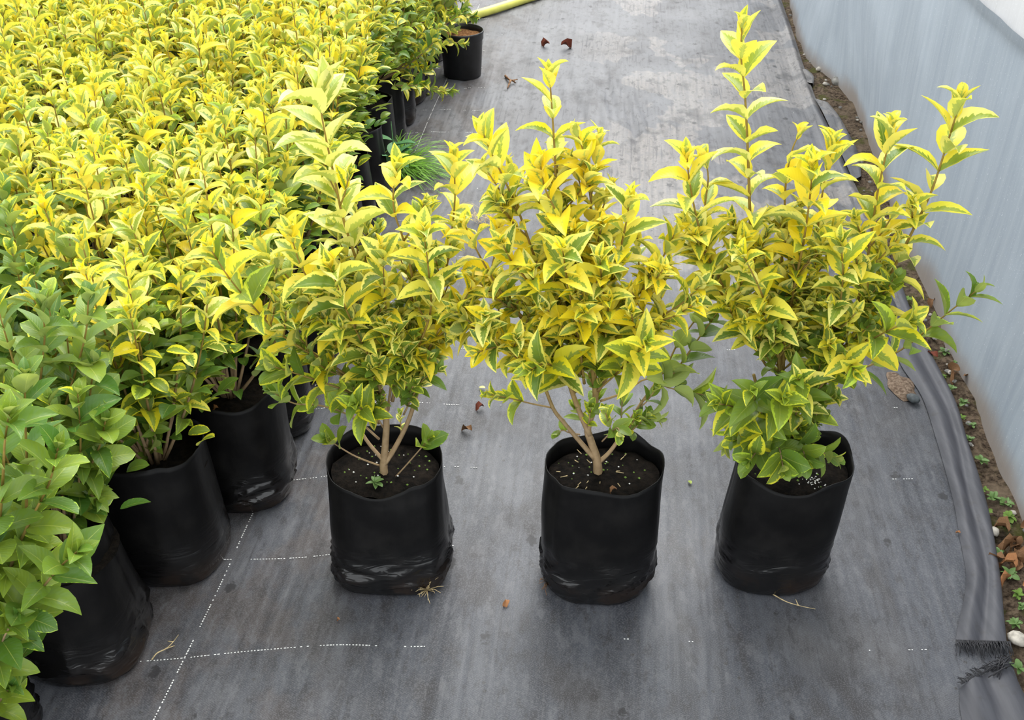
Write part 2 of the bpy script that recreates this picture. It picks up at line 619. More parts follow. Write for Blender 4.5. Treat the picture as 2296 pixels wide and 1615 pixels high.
# dotted white guide threads
def thread(pts, dens, seg=0.0062, wid=0.0022):
    mb = MB()
    c = catmull(pts, 10)
    acc = 0
    for a, b in zip(c, c[1:]):
        L = (b - a).length
        d = (b - a) / max(L, 1e-6)
        sd = Vector((-d.y, d.x, 0)) * wid / 2
        while acc < L:
            p = a + d * acc
            on = dens(p)
            gate = 0.5 + 0.55 * noise.noise(Vector((p.x * 16, p.y * 16, 7)))
            if gate < on and rnd.random() < 0.85:
                q = p + d * seg * U(0.35, 0.75)
                z0 = cloth_z(p.x, p.y) + ease_edge(p.x, p.y) + 0.0006
                z1 = cloth_z(q.x, q.y) + ease_edge(q.x, q.y) + 0.0006
                vv = [p - sd, q - sd, q + sd, p + sd]
                zs = [z0, z1, z1, z0]
                mb.add([Vector((w.x, w.y, zz)) for w, zz in zip(vv, zs)]
                       + [Vector((w.x, w.y, zz + 0.0007)) for w, zz in zip(vv, zs)],
                       [(4, 5, 6, 7), (0, 1, 5, 4), (2, 3, 7, 6)])
            acc += seg
        acc -= L
    if mb.v:
        link('marking_thread', mb.data('marking_thread', M_THREAD, False), fabric, kind='stuff')


thread([G(330, 1640), G(400, 1500), G(495, 1308), G(560, 1165), G(650, 985), G(770, 720), G(870, 485), G(960, 270),
        G(1000, 180), G(1075, 10)], lambda p: 0.68)
for k in range(0, 18):
    yk = 1.318 + 0.2575 * k
    x0 = -0.78 + 0.01 * k
    pts = []
    for i in range(13):
        x = x0 + i * (1.78 + 0.03 * k) / 12
        y = yk + 0.045 * sstep(-0.65, -0.25, x) + 0.010 * math.sin(x * 9 + k * 1.7) - 0.03 * sstep(0.4, 0.9, x)
        pts.append(Vector((x, y, 0)))
    thread(pts, (lambda p, k=k: (0.72 if p.x < -0.40 else 0.55 if p.x < -0.12 else 0.22 if p.x < 0.75 else 0.28)
                 * (1.0 if k < 6 else 0.9 if p.x < 0.1 else 0.35)), wid=0.0016 if k < 8 else 0.0026)


# the folded hem along the wall side of the fabric
def hem(rows, last, name, label=None):
    """rows: (inner px, crease px, outer px) from near to far"""
    A = catmull([G(*r[0]) for r in rows], 6)
    B = catmull([G(*r[1]) for r in rows], 6)
    D = catmull([G(*r[2]) for r in rows], 6)
    v, f, n = [], [], 15
    for j in range(len(A)):
        for i in range(n):
            t = i / (n - 1)
            if t < 0.55:
                s = t / 0.55
                p = A[j].lerp(B[j], s)
                z = 0.003 + 0.016 * math.sin(math.pi * s ** 0.8) ** 1.5 * (0.75 + 0.3 * noise.noise(Vector((j * 0.15, 2, 0))))
            else:
                s = (t - 0.55) / 0.45
                p = B[j].lerp(D[j], s)
                z = 0.004 + 0.010 * math.sin(math.pi * min(1, s * 0.95 + 0.03)) ** 0.7
            z += 0.003 * noise.noise(Vector((p.x * 14, p.y * 7, 1)))
            if i in (0, n - 1):
                z = -0.006 if i else 0.0015
            v.append((p.x, p.y, z))
    for j in range(len(A) - 1):
        for i in range(n - 1):
            a = j * n + i
            f.append((a, a + 1, a + n + 1, a + n))
    me = mesh(name, v, f, M_HEM)
    return link(name, me, fabric), A, D


hem_rows = [((2140, 1446), (2205, 1448), (2262, 1450)), ((2150, 1395), (2212, 1375), (2254, 1390)),
            ((2166, 1300), (2214, 1280), (2243, 1290)), ((2150, 1200), (2196, 1194), (2226, 1185)),
            ((2136, 1120), (2172, 1110), (2205, 1095)), ((2100, 990), (2152, 1004), (2172, 1000)),
            ((2066, 889), (2117, 897), (2141, 900)), ((2020, 820), (2066, 800), (2095, 810)),
            ((1985, 735), (2030, 720), (2052, 722)), ((1958, 640), (1992, 630), (2018, 628)),
            ((1930, 560), (1962, 555), (1988, 560))]
hem_a, HA, HD = hem(hem_rows, 0, 'folded_hem')
hem_rows2 = [((2165, 1660), (2260, 1650), (2350, 1640)), ((2152, 1590), (2240, 1575), (2318, 1590)),
             ((2152, 1546), (2210, 1515), (2268, 1490))]
hem_b, HA2, HD2 = hem(hem_rows2, 0, 'folded_hem')


def fringe(a, b, length, out, nth, name):
    mb = MB()
    for i in range(nth):
        t = (i + U(-0.3, 0.3)) / nth
        p = a.lerp(b, t)
        p.z = 0.014
        d = (out + Vector((U(-0.35, 0.35), U(-0.2, 0.2), U(-0.2, 0.15)))).normalized()
        L = length * U(0.5, 1.1)
        q = p + d * L
        q.z = max(0.003, q.z - 0.008)
        mb.tube([p, p.lerp(q, 0.5) + Vector((0, 0, 0.003)), q], [0.0011, 0.0010, 0.0006], 4)
    return link(name, mb.data(name, M_FRAY), fabric, kind='stuff')


fringe(G(2140, 1446), G(2262, 1450), 0.035, Vector((-0.02, -1, 0)), 60, 'frayed_fringe')
fringe(G(2152, 1546), G(2268, 1490), 0.022, Vector((-0.25, 1, 0.1)), 46, 'frayed_fringe')
mb = MB()
for i in range(16):
    a = G(2215 + U(-20, 30), 1515 + U(-25, 10), 0.012)
    b = G(2262 + U(-22, 14), 1462 + U(-8, 40), 0.02)
    mb.tube([a, a.lerp(b, 0.5) + Vector((U(-.006, .006), 0, 0.01)), b], 0.0011, 4)
link('frayed_strand', mb.data('frayed_strand', M_FRAY), fabric, kind='stuff')
# flap of loose fabric further along, beside the wall
for lft, rgt in (([(1826, 226), (1846, 262), (1868, 308), (1890, 360), (1912, 410)], [(1855, 234), (1880, 266), (1900, 300), (1924, 350), (1930, 400)]),
                 ([(1790, 160), (1800, 175), (1808, 190)], [(1808, 160), (1824, 176), (1822, 192)])):
    A, B = catmull([G(*p) for p in lft], 3), catmull([G(*p) for p in rgt], 3)
    v, f = [], []
    for p, q in zip(A, B):
        for t in (0, 0.25, 0.5, 0.75, 1):
            w = p.lerp(q, t)
            v.append((w.x, w.y, 0.010 + 0.004 * noise.noise(Vector((w.x * 9, w.y * 5, 3)))))
        v.append((q.x + 0.002, q.y, -0.01))
    for j in range(len(A) - 1):
        for i in range(5):
            f.append((j * 6 + i, j * 6 + i + 1, j * 6 + i + 7, j * 6 + i + 6))
    link('loose_flap', mesh('loose_flap', v, f, M_CLOTH), fabric)

# gritty sand left on the fabric with a dark stone in it
mb = MB()
cx = G(2022, 868)
ring = 22
v = [Vector((cx.x, cx.y, 0.010))]
for rr, zz in ((0.45, 0.009), (0.8, 0.005), (1.0, 0.0)):
    for k in range(ring):
        a = 2 * math.pi * k / ring
        w = 1 + 0.35 * noise.noise(Vector((math.cos(a) * 1.5, math.sin(a) * 1.5, 2)))
        x, y = 0.034 * w * rr * math.cos(a) + 0.006 * math.sin(a), 0.062 * w * rr * math.sin(a)
        v.append(Vector((cx.x + x - 0.12 * y, cx.y + y, zz + 0.003 * noise.noise(Vector((x * 90, y * 90, 0))))))
f = [(0, 1 + k, 1 + (k + 1) % ring) for k in range(ring)]
for j in range(2):
    for k in range(ring):
        a, b = 1 + j * ring + k, 1 + j * ring + (k + 1) % ring
        f.append((a, a + ring, b + ring, b))
o = link('sand_patch', mesh('sand_patch', v, f, M_SAND))
tag(o, 'small spill of brown gritty sand on the fabric beside the folded edge', 'sand')


def blob(name, loc, size, mat, seed, rz=0.0):
    """a worn stone"""
    v, f = [], []
    nu, nv = 9, 6
    for j in range(nv + 1):
        ph = math.pi * j / nv
        for i in range(nu):
            th = 2 * math.pi * i / nu
            d = Vector((math.sin(ph) * math.cos(th), math.sin(ph) * math.sin(th), math.cos(ph)))
            r = 1 + 0.28 * noise.noise(d * 1.3 + Vector((seed * 3.1, seed, 0)))
            v.append((d.x * r * size[0], d.y * r * size[1], d.z * r * size[2]))
    for j in range(nv):
        for i in range(nu):
            f.append((j * nu + i, (j + 1) * nu + i, (j + 1) * nu + (i + 1) % nu, j * nu + (i + 1) % nu))
    o = link(name, mesh(name, v, f, mat))
    o.location = loc
    o.rotation_euler = (0, 0, rz)
    return o


tag(blob('stone', G(2047, 893, 0.010), (0.016, 0.020, 0.010), M_SLATE, 4, 0.2),
    'smooth slate grey stone lying in the spilled sand', 'stone')

# ------------------------------------------------------------------ the plastic wall
fy = [0.2 + 0.05 * i for i in range(146)]


def wall_sheet(name, z0, z1, nz, mat, off, kind):
    v, f = [], []
    for j in range(nz + 1):
        z = z0 + (z1 - z0) * j / nz
        for y in fy:
            fx = interp(FOOT, y)
            straight = 1.165 + 0.0855 * (y - 1.8)
            k = sstep(0.0, 0.5, z)
            x = fx * (1 - k) + straight * k + off
            if z > 0.8:
                x -= 0.10 * ((z - 0.8) / 1.2) ** 2
            amp = 0.02 * (1 - 0.5 * k)
            x += amp * noise.noise(Vector((y * 2.2, z * 1.2, 5))) + 0.007 * noise.noise(Vector((y * 7, z * 1.0 + y * 0.6, 2)))
            v.append((x, y, z))
    n = len(fy)
    for j in range(nz):
        for i in range(n - 1):
            f.append((j * n + i, j * n + i + 1, (j + 1) * n + i + 1, (j + 1) * n + i))
    o = link(name, mesh(name, v, f, mat))
    if kind:
        o['kind'] = kind
    return o


wall = wall_sheet('wall_right', -0.03, 0.80, 26, M_SKIRT, 0.0, 'structure')
cover = wall_sheet('upper_sheet', 0.77, 2.1, 20, M_COVER, 0.012, None)
cover.parent = wall

# ------------------------------------------------------------------ leaves
def leaf_shape(width, recurve, fold, twist, blunt=False, ruffle=0.0, seed=0):
    ts = [0.0, 0.07, 0.2, 0.37, 0.55, 0.72, 0.87, 1.0]
    v, uv, f = [], [], []
    y = z = 0.0
    prev = 0.0
    for t in ts:
        ph = recurve * 0.35 - recurve * 1.25 * t
        dt = t - prev
        y += math.cos(ph) * dt
        z += math.sin(ph) * dt
        prev = t
        if blunt:
            w = width * (math.sin(math.pi * min(1, t ** 0.95)) ** 0.6) if 0 < t < 1 else 0
        else:
            w = width * 1.1 * (math.sin(math.pi * t ** 0.82) ** 0.9) * (1.08 - 0.2 * t) if 0 < t < 1 else 0
        w = max(w, 0.022 if t < 0.1 else 0.004)
        tw = twist * t
        for u in (-1, -0.5, 0, 0.5, 1):
            x = u * w
            dz = fold * abs(u) * w + ruffle * w * abs(u) * math.sin(t * 11 + seed + u * 2)
            xr = x * math.cos(tw) - dz * math.sin(tw)
            zr = x * math.sin(tw) + dz * math.cos(tw)
            v.append((xr, y - zr * math.sin(ph), z + zr * math.cos(ph)))
            uv.append(((u + 1) / 2, t))
    for j in range(len(ts) - 1):
        for i in range(4):
            a = j * 5 + i
            f.append((a, a + 1, a + 6, a + 5))
    return v, f, uv


SHAPES = [leaf_shape(0.20, 0.95, 0.55, 0.15, seed=1, ruffle=0.06), leaf_shape(0.19, 0.6, 0.40, -0.2, seed=2, ruffle=0.05),
          leaf_shape(0.215, 1.25, 0.5, 0.1, seed=3, ruffle=0.08), leaf_shape(0.235, 0.8, 0.45, -0.1, seed=4, ruffle=0.06),
          leaf_shape(0.205, 0.3, 0.65, 0.25, seed=5, ruffle=0.08), leaf_shape(0.225, 1.0, 0.7, -0.25, seed=6, ruffle=0.08)]
ROUND = [leaf_shape(0.30, 0.5, 0.25, 0.1, True, 0.03, 1), leaf_shape(0.27, 0.7, 0.3, -0.15, True, 0.04, 2),
         leaf_shape(0.25, 0.4, 0.35, 0.15, False, 0.04, 3)]
ALL_SHAPES = SHAPES + ROUND
LEAF_ME = [mesh('leaf', *s[:2], M_LEAF, True, s[2]) for s in ALL_SHAPES]


def pal(kind):
    """centre width, lime share, creaminess, depth of green"""
    if kind == 'gold':
        return (U(0.18, 0.58), U(0.2, 0.76), U(0.0, 0.35), U(0.1, 0.5))
    if kind == 'amber':
        return (U(-0.1, 0.35), U(0.0, 0.30), U(0.0, 0.15), U(0.1, 0.4))
    if kind == 'pale':
        return (U(0.25, 0.62), U(0.45, 0.72), U(0.55, 1.0), U(0.0, 0.3))  # cream leaf tone, with some of the gloss painted in as extra paleness
    if kind == 'cream':
        return (U(0.35, 0.70), U(0.35, 0.7), U(0.3, 0.8), U(0.45, 0.8))
    if kind == 'lime':
        return (U(0.45, 0.85), U(0.74, 0.95), U(0.0, 0.1), U(0.35, 0.65))
    if kind == 'green':
        return (U(0.95, 1.4), 1.0, 0.0, U(0.50, 0.85))
    return (U(1.0, 1.6), 1.0, 0.0, U(0.85, 1.0))     # deep green


def mixpal(*kinds):
    return lambda: pal(rnd.choice(kinds))


def leaf_frame(p, T, A, open_a, size, up=0.25):
    D = (T * math.cos(open_a) + A * math.sin(open_a)).normalized()
    N = T - D * T.dot(D)
    N = N.normalized() if N.length > 1e-3 else D.orthogonal()
    N = (N + Vector((0, 0, 1)) * up).normalized()
    N = (N - D * N.dot(D)).normalized()
    ro = U(-0.35, 0.35)
    X = D.cross(N)
    N2 = N * math.cos(ro) + X * math.sin(ro)
    X = D.cross(N2)
    return Matrix(((X.x * size, D.x * size, N2.x * size, p.x), (X.y * size, D.y * size, N2.y * size, p.y),
                   (X.z * size, D.z * size, N2.z * size, p.z), (0, 0, 0, 1)))


def leaves_along(pts, start, size, colour, gap=0.034, small_low=False, shapes=None, az=None, tip=True, drop=0.06, tipcol=None):
    """opposite pairs, each pair turned a quarter from the one before; returns [(matrix, shape, colour)]"""
    cum = [0.0]
    for a, b in zip(pts, pts[1:]):
        cum.append(cum[-1] + (b - a).length)
    total = cum[-1]
    out = []
    s = total
    az = U(0, math.pi) if az is None else az
    k = 0
    while s > total * start:
        i = max(j for j in range(len(cum)) if cum[j] <= s + 1e-9)
        i = min(i, len(pts) - 2)
        t = (s - cum[i]) / max(cum[i + 1] - cum[i], 1e-6)
        p = pts[i].lerp(pts[i + 1], t)
        T = (pts[i + 1] - pts[i]).normalized()
        s1 = T.cross(Vector((0, 1, 0.01)))
        s1 = s1.normalized() if s1.length > 0.05 else T.orthogonal().normalized()
        s2 = T.cross(s1)
        ramp = min(1.0, 0.42 + 0.19 * k)
        low = (s / total - start) / max(1e-3, 1 - start)
        shrink = 1.0 if not small_low else 0.6 + 0.4 * min(1, low * 1.6)
        for sgn in (1, -1):
            if k > 1 and rnd.random() < drop:
                continue
            a = az + (0 if sgn > 0 else math.pi) + U(-0.3, 0.3)
            A = s1 * math.cos(a) + s2 * math.sin(a)
            op = math.radians(min(54, 14 + 9 * k) + U(-10, 10))
            L = size * ramp * shrink * U(0.82, 1.15)
            cl = (tipcol or colour)() if k < 2 else colour()
            sh = rnd.choice(shapes or range(len(SHAPES)))
            out.append((leaf_frame(p, T, A, op, L), sh, cl))
        az += math.pi / 2 + U(-0.2, 0.2)
        s -= gap * min(1.0, 0.30 + 0.2 * k) * U(0.85, 1.15)
        k += 1
    return out


def put_leaves(lst, parent):
    for m, sh, cl in lst:
        o = bpy.data.objects.new('leaf', LEAF_ME[sh])
        o.color = cl
        o.parent = parent
        o.matrix_local = m
        C.objects.link(o)


def joined_leaves(lst, name):
    mb = MB()
    for m, sh, cl in lst:
        vv, ff, uu = ALL_SHAPES[sh]
        mb.add([m @ Vector(q) for q in vv], ff, uu, cl)
    return mb.data(name, M_FOLIAGE, True, True)


def stem_mesh(pts, r0, r1, n=6):
    mb = MB()
    m = len(pts)
    mb.tube(pts, [r0 + (r1 - r0) * (i / (m - 1)) ** 0.7 for i in range(m)], n)
    return mb.data('shoot', M_BARK)


# ------------------------------------------------------------------ bags and soil
def bag_mesh(seed, rx, ry, h, base=1.0, square=0.35, wr=1.0, rimwave=0.012, lean=(0, 0), fold_az=-1.4, tilt=0.0):
    """soft black bag: oval top, fuller foot, wrinkles low down; outer wall, rim and inner wall"""
    N, R = 72, 40
    v, f = [], []

    def ring(t, inset, z_extra=0.0):
        z = t * h
        for k in range(N):
            a = 2 * math.pi * k / N
            ca, sa = math.cos(a), math.sin(a)
            p = 2 + 2.2 * square * (1 - t) + 0.25
            r = 1.0 / ((abs(ca) ** p + abs(sa) ** p) ** (1 / p))
            belly = base + (1 - base) * sstep(0, 0.75, t) + 0.02 * math.sin(math.pi * min(1, t * 1.15))
            foot = 1 - 0.07 * math.exp(-t / 0.035)
            rx_, ry_ = rx * r * belly * foot, ry * (r * belly * foot + 0.10 * (1 - t))
            low = math.exp(-((t - 0.19) / 0.14) ** 2)
            d = 0.0
            nn = Vector((ca * 1.5 + seed * 7, sa * 1.5, t * 10 + 1.3 * math.sin(a * 1.5 + seed)))
            q = noise.noise(nn)
            d += wr * low * 0.0085 * max(0, 1 - abs(q) * 3.2) ** 1.5
            d += 0.0035 * noise.noise(Vector((ca * 1.7, sa * 1.7 + seed, t * 2.2)))
            d += wr * low * 0.0010 * noise.noise(Vector((ca * 4 + seed, sa * 4, t * 20)))
            d += 0.0012 * noise.noise(Vector((ca * 9, sa * 9 + seed, t * 3)))
            # pressed crease running down
            da = (a - fold_az + math.pi) % (2 * math.pi) - math.pi
            d -= 0.005 * math.exp(-(da / 0.12) ** 2) * sstep(0.15, 0.5, t)
            zz = z
            if t > 0.8:
                zz += (t - 0.8) / 0.2 * (rimwave * noise.noise(Vector((ca * 1.3 + seed * 2, sa * 1.3, 3))) - tilt * sa * ry)
            kx, ky = (rx_ + d - inset), (ry_ + d - inset)
            v.append(Vector((ca * kx + lean[0] * t, sa * ky + lean[1] * t, zz + z_extra)))

    ts = [0.0, 0.012, 0.03] + [0.03 + 0.97 * (i / (R - 3)) ** 1.5 for i in range(1, R - 2)]
    for t in ts:
        ring(t, 0)
    ring(1.0, 0.0016)
    for t in (0.94, 0.86, 0.78):
        ring(t, 0.003)
    rows = len(ts) + 4
    for j in range(rows - 1):
        for k in range(N):
            f.append((j * N + k, j * N + (k + 1) % N, (j + 1) * N + (k + 1) % N, (j + 1) * N + k))
    f.append(tuple(range(N - 1, -1, -1)))
    return mesh('grow_bag', v, f, M_BAG)


def soil_mesh(rx, ry, z, lean, seed, mat, rings=9, N=40):
    v, f = [Vector((lean[0], lean[1], z + 0.004))], []
    for j in range(1, rings + 1):
        r = j / rings
        for k in range(N):
            a = 2 * math.pi * k / N
            x, y = rx * r * math.cos(a), ry * r * math.sin(a)
            zz = z + 0.004 * (1 - r) + 0.006 * noise.noise(Vector((x * 40, y * 40, seed))) \
                + 0.003 * noise.noise(Vector((x * 120, y * 120, seed + 3)))
            if j == rings:
                zz -= 0.004
            v.append(Vector((x + lean[0], y + lean[1], zz)))
    for k in range(N):
        f.append((0, 1 + k, 1 + (k + 1) % N))
    for j in range(rings - 1):
        for k in range(N):
            a, b = 1 + j * N + k, 1 + j * N + (k + 1) % N
            f.append((a, a + N, b + N, b))
    return mesh('soil', v, f, mat)


def litter(rx, ry, z, lean, n, mat, size, name, parent, flat=False, centre=None):
    mb = MB()
    for i in range(n):
        a, r = U(0, 6.283), math.sqrt(rnd.random()) * 0.86
        x, y = lean[0] + rx * r * math.cos(a), lean[1] + ry * r * math.sin(a)
        if centre:
            x, y = centre[0] + rnd.gauss(0, centre[2]), centre[1] + rnd.gauss(0, centre[2])
        p = Vector((x, y, z + 0.006))
        if flat:
            d = Vector((math.cos(a), math.sin(a), U(-.1, .25))) * size * U(0.4, 1)
            mb.tube([p, p + d], [size * 0.06, size * 0.04], 4)
        else:
            s = size * U(0.5, 1.2)
            vv = [p + Vector(q) * s for q in ((1, 0, 0), (-1, .2, 0), (0, 1, 0), (.1, -1, 0), (0, 0, .8), (0, 0, -.8))]
            mb.add(vv, [(0, 2, 4), (2, 1, 4), (1, 3, 4), (3, 0, 4), (2, 0, 5), (1, 2, 5), (3, 1, 5), (0, 3, 5)])
    return link(name, mb.data(name, mat), parent, kind='stuff')


# ------------------------------------------------------------------ the three plants standing on their own
class Plant:
    def __init__(s, label, loc, group):
        s.o = thing('potted_privet', label, 'potted shrub', loc, group)
        s.loc = Vector(loc)
        s.n = 0
        s.rest = []

    def px(s, pxs, d0, d1):
        m = len(pxs)
        pts = []
        for i, p in enumerate(pxs):
            t = i / (m - 1)
            pts.append(AT(p[0], p[1], s.loc.y + d0 + (d1 - d0) * t) - s.loc)
        return catmull(pts, 4)

    def shoot(s, pts, start, size, colour, r0=0.0035, own=True, **kw):
        sh = link('shoot', stem_mesh(pts, r0, 0.0011), s.o)
        lv = leaves_along(pts, start, size * 1.2, colour, **kw)
        if own and s.n + len(lv) <= 330:
            put_leaves(lv, sh)
            s.n += len(lv)
        else:
            s.rest += lv
        return sh

    def twigs(s, pts, lo, hi, count, length, size, colour, outward=0.8, up=0.7, own=False, shapes=None, gap=0.022):
        for i in range(count):
            t = U(lo, hi)
            k = int(t * (len(pts) - 1))
            p = pts[k]
            T = (pts[min(k + 1, len(pts) - 1)] - pts[max(k - 1, 0)]).normalized()
            a = U(0, 6.283)
            d = (T * 0.5 + Vector((math.cos(a), math.sin(a) * 0.9, 0)) * outward + Vector((0, 0, up * U(0.3, 1)))).normalized()
            L = length * U(0.6, 1.3)
            q = [p, p + d * L * 0.5 + Vector((0, 0, 0.004)), p + d * L + Vector((0, 0, 0.02))]
            s.shoot(catmull(q, 2), 0.12, size * U(0.9, 1.2), colour, 0.0018, own, gap=gap, shapes=shapes, small_low=True)

    def finish(s):
        if s.rest:
            link('inner_leaves', joined_leaves(s.rest, 'inner_leaves'), s.o, kind='stuff')


GOLD = mixpal('gold', 'gold', 'gold', 'amber', 'cream')
GOLD2 = mixpal('gold', 'amber', 'amber')
PALE = mixpal('pale')
CREAM = mixpal('cream', 'cream', 'gold')
MID = mixpal('gold', 'cream', 'lime', 'amber')
LIME = mixpal('lime', 'green', 'lime')
LOW = mixpal('green', 'lime', 'green', 'cream')
GREEN = mixpal('green', 'green', 'lime')
DEEP = mixpal('green', 'deep', 'green')
TIP = mixpal('gold', 'amber', 'gold')
RSH = [6, 7, 8]

GROUP3 = 'three separate potted privets'
# --- first from the hedge
P1 = Plant('variegated privet in a black bag beside the hedge, with a tall pale-leaved shoot',
           (-0.245, 1.575, 0.0), GROUP3)
o = link('grow_bag', bag_mesh(1, 0.112, 0.088, 0.268, 1.03, 0.75, 1.25, 0.022, (-0.004, 0.012), -1.0, -0.2), P1.o)
link('soil', soil_mesh(0.106, 0.084, 0.243, (-0.004, 0.012), 2, M_COMPOST), P1.o)
litter(0.1, 0.08, 0.243, (0, 0.01), 16, M_PERLITE, 0.0022, 'perlite', P1.o)
litter(0.1, 0.08, 0.244, (0, 0.01), 34, M_MOSS, 0.0028, 'moss', P1.o)
d0 = -0.005
trunkA = P1.px([(866, 1092), (860, 1050), (863, 1010), (866, 940), (855, 880), (832, 800)], d0, 0.0)
link('trunk', stem_mesh(trunkA, 0.0095, 0.0045, 8), P1.o)
trunkB = P1.px([(862, 1040), (885, 1005), (915, 945), (935, 880), (960, 770)], d0, 0.02)
link('trunk', stem_mesh(trunkB, 0.006, 0.0035, 7), P1.o)
trunkC = P1.px([(857, 1030), (820, 985), (790, 930), (770, 880)], d0, 0.04)
link('trunk', stem_mesh(trunkC, 0.004, 0.003, 6), P1.o)
S1 = [
    ([(832, 800), (828, 700), (812, 620), (798, 580), (768, 485), (748, 390), (729, 301), (719, 236), (724, 190)], 0.0, 0.06, 0.10, 0.084, PALE, 0.0045),
    ([(880, 900), (905, 760), (925, 640), (905, 540), (885, 480), (882, 430), (890, 372)], 0.0, -0.03, 0.15, 0.058, GOLD, 0.0035),
    ([(935, 880), (963, 735), (982, 678), (1001, 601), (1010, 540), (1020, 447), (1017, 350)], 0.02, 0.05, 0.15, 0.058, GOLD, 0.0035),
    ([(850, 880), (790, 790), (745, 710), (710, 655), (675, 597), (650, 520)], 0.0, -0.06, 0.15, 0.058, GOLD, 0.0033),
    ([(850, 900), (760, 830), (690, 790), (620, 742), (570, 690), (515, 625), (472, 558)], 0.0, -0.08, 0.2, 0.062, mixpal('lime', 'gold', 'amber'), 0.003),
    ([(845, 860), (775, 770), (700, 690), (640, 615), (575, 548)], 0.0, 0.02, 0.2, 0.055, mixpal('lime', 'gold', 'gold'), 0.003),
    ([(858, 900), (840, 830), (805, 755), (770, 680), (742, 600)], 0.0, -0.10, 0.12, 0.064, CREAM, 0.0035),
    ([(870, 920), (880, 820), (870, 740), (862, 650), (858, 560)], 0.0, -0.06, 0.2, 0.055, GOLD, 0.003),
    ([(930, 880), (955, 800), (985, 740), (1030, 690), (1060, 640)], 0.0, -0.05, 0.15, 0.050, GOLD, 0.003),
    ([(900, 900), (930, 800), (965, 700), (960, 600), (950, 520)], 0.0, -0.09, 0.2, 0.060, mixpal('gold', 'gold', 'cream'), 0.003),
    ([(850, 950), (800, 890), (730, 860), (670, 840), (612, 822)], 0.0, -0.08, 0.25, 0.052, LIME, 0.0028),
    ([(850, 985), (790, 935), (720, 910), (660, 905), (612, 880)], 0.0, -0.05, 0.3, 0.048, GREEN, 0.0025),
    ([(852, 1045), (800, 1025), (765, 1005), (735, 985)], 0.0, -0.05, 0.62, 0.050, GREEN, 0.002),
    ([(868, 1090), (905, 1050), (940, 1010), (962, 985)], 0.0, -0.06, 0.68, 0.048, GREEN, 0.0018),
    ([(860, 960), (840, 930), (815, 920), (795, 905)], 0.0, -0.09, 0.3, 0.052, mixpal('lime', 'lime', 'green'), 0.002),
    ([(905, 930), (930, 880), (950, 850), (985, 830)], 0.0, -0.05, 0.1, 0.036, mixpal('green', 'cream'), 0.002),
]
keep = [P1.px(q[0], q[1], q[2]) for q in S1]
for (pxs, a, b, st, sz, cf, r), pts in sorted(zip(S1, keep), key=lambda q: q[0][2]):
    lowsh = RSH if cf in (GREEN, LIME) else None
    P1.shoot(pts, st, sz, cf, r, shapes=lowsh, gap=0.030 if sz > 0.055 else 0.026,
             tipcol=TIP if cf in (GOLD, CREAM) else None)
for pts in keep[:10]:
    P1.twigs(pts, 0.10, 0.60, 6, 0.07, 0.040, mixpal('cream', 'cream', 'gold', 'lime'))
for pts in keep[:11]:
    P1.twigs(pts, 0.0, 0.30, 5, 0.06, 0.032, LOW, shapes=RSH)
P1.twigs(trunkB, 0.3, 0.9, 6, 0.04, 0.028, mixpal('green', 'cream'), shapes=RSH)
P1.finish()

# --- middle
P2 = Plant('golden variegated privet in a black bag, middle of the three, bare stems at the foot',
           (0.172, 1.537, 0.0), GROUP3)
link('grow_bag', bag_mesh(2, 0.112, 0.080, 0.300, 0.97, 0.15, 1.1, 0.024, (0.003, 0.0), -2.6, -0.15), P2.o)
link('soil', soil_mesh(0.106, 0.076, 0.276, (0.003, 0), 5, M_COMPOST), P2.o)
litter(0.1, 0.072, 0.276, (0, 0), 16, M_STRAW, 0.016, 'straw', P2.o, True)
litter(0.1, 0.072, 0.277, (0, 0), 24, M_MOSS, 0.0028, 'moss', P2.o)
litter(0.1, 0.072, 0.277, (0, 0), 10, M_PERLITE, 0.002, 'perlite', P2.o)
trunkA = P2.px([(1341, 1066), (1338, 1030), (1325, 990), (1318, 960), (1335, 900), (1330, 820), (1325, 760)], -0.005, 0.0)
link('trunk', stem_mesh(trunkA, 0.0095, 0.0045, 8), P2.o)
trunkB = P2.px([(1322, 975), (1300, 925), (1280, 870), (1262, 800), (1245, 740)], -0.005, 0.0)
link('trunk', stem_mesh(trunkB, 0.006, 0.0035, 7), P2.o)
trunkC = P2.px([(1335, 1030), (1300, 990), (1262, 945), (1240, 915), (1215, 850)], -0.005, -0.03)
link('trunk', stem_mesh(trunkC, 0.0055, 0.003, 7), P2.o)
trunkD = P2.px([(1345, 1035), (1370, 1010), (1400, 965), (1440, 900)], -0.005, 0.02)
link('trunk', stem_mesh(trunkD, 0.0045, 0.003, 6), P2.o)
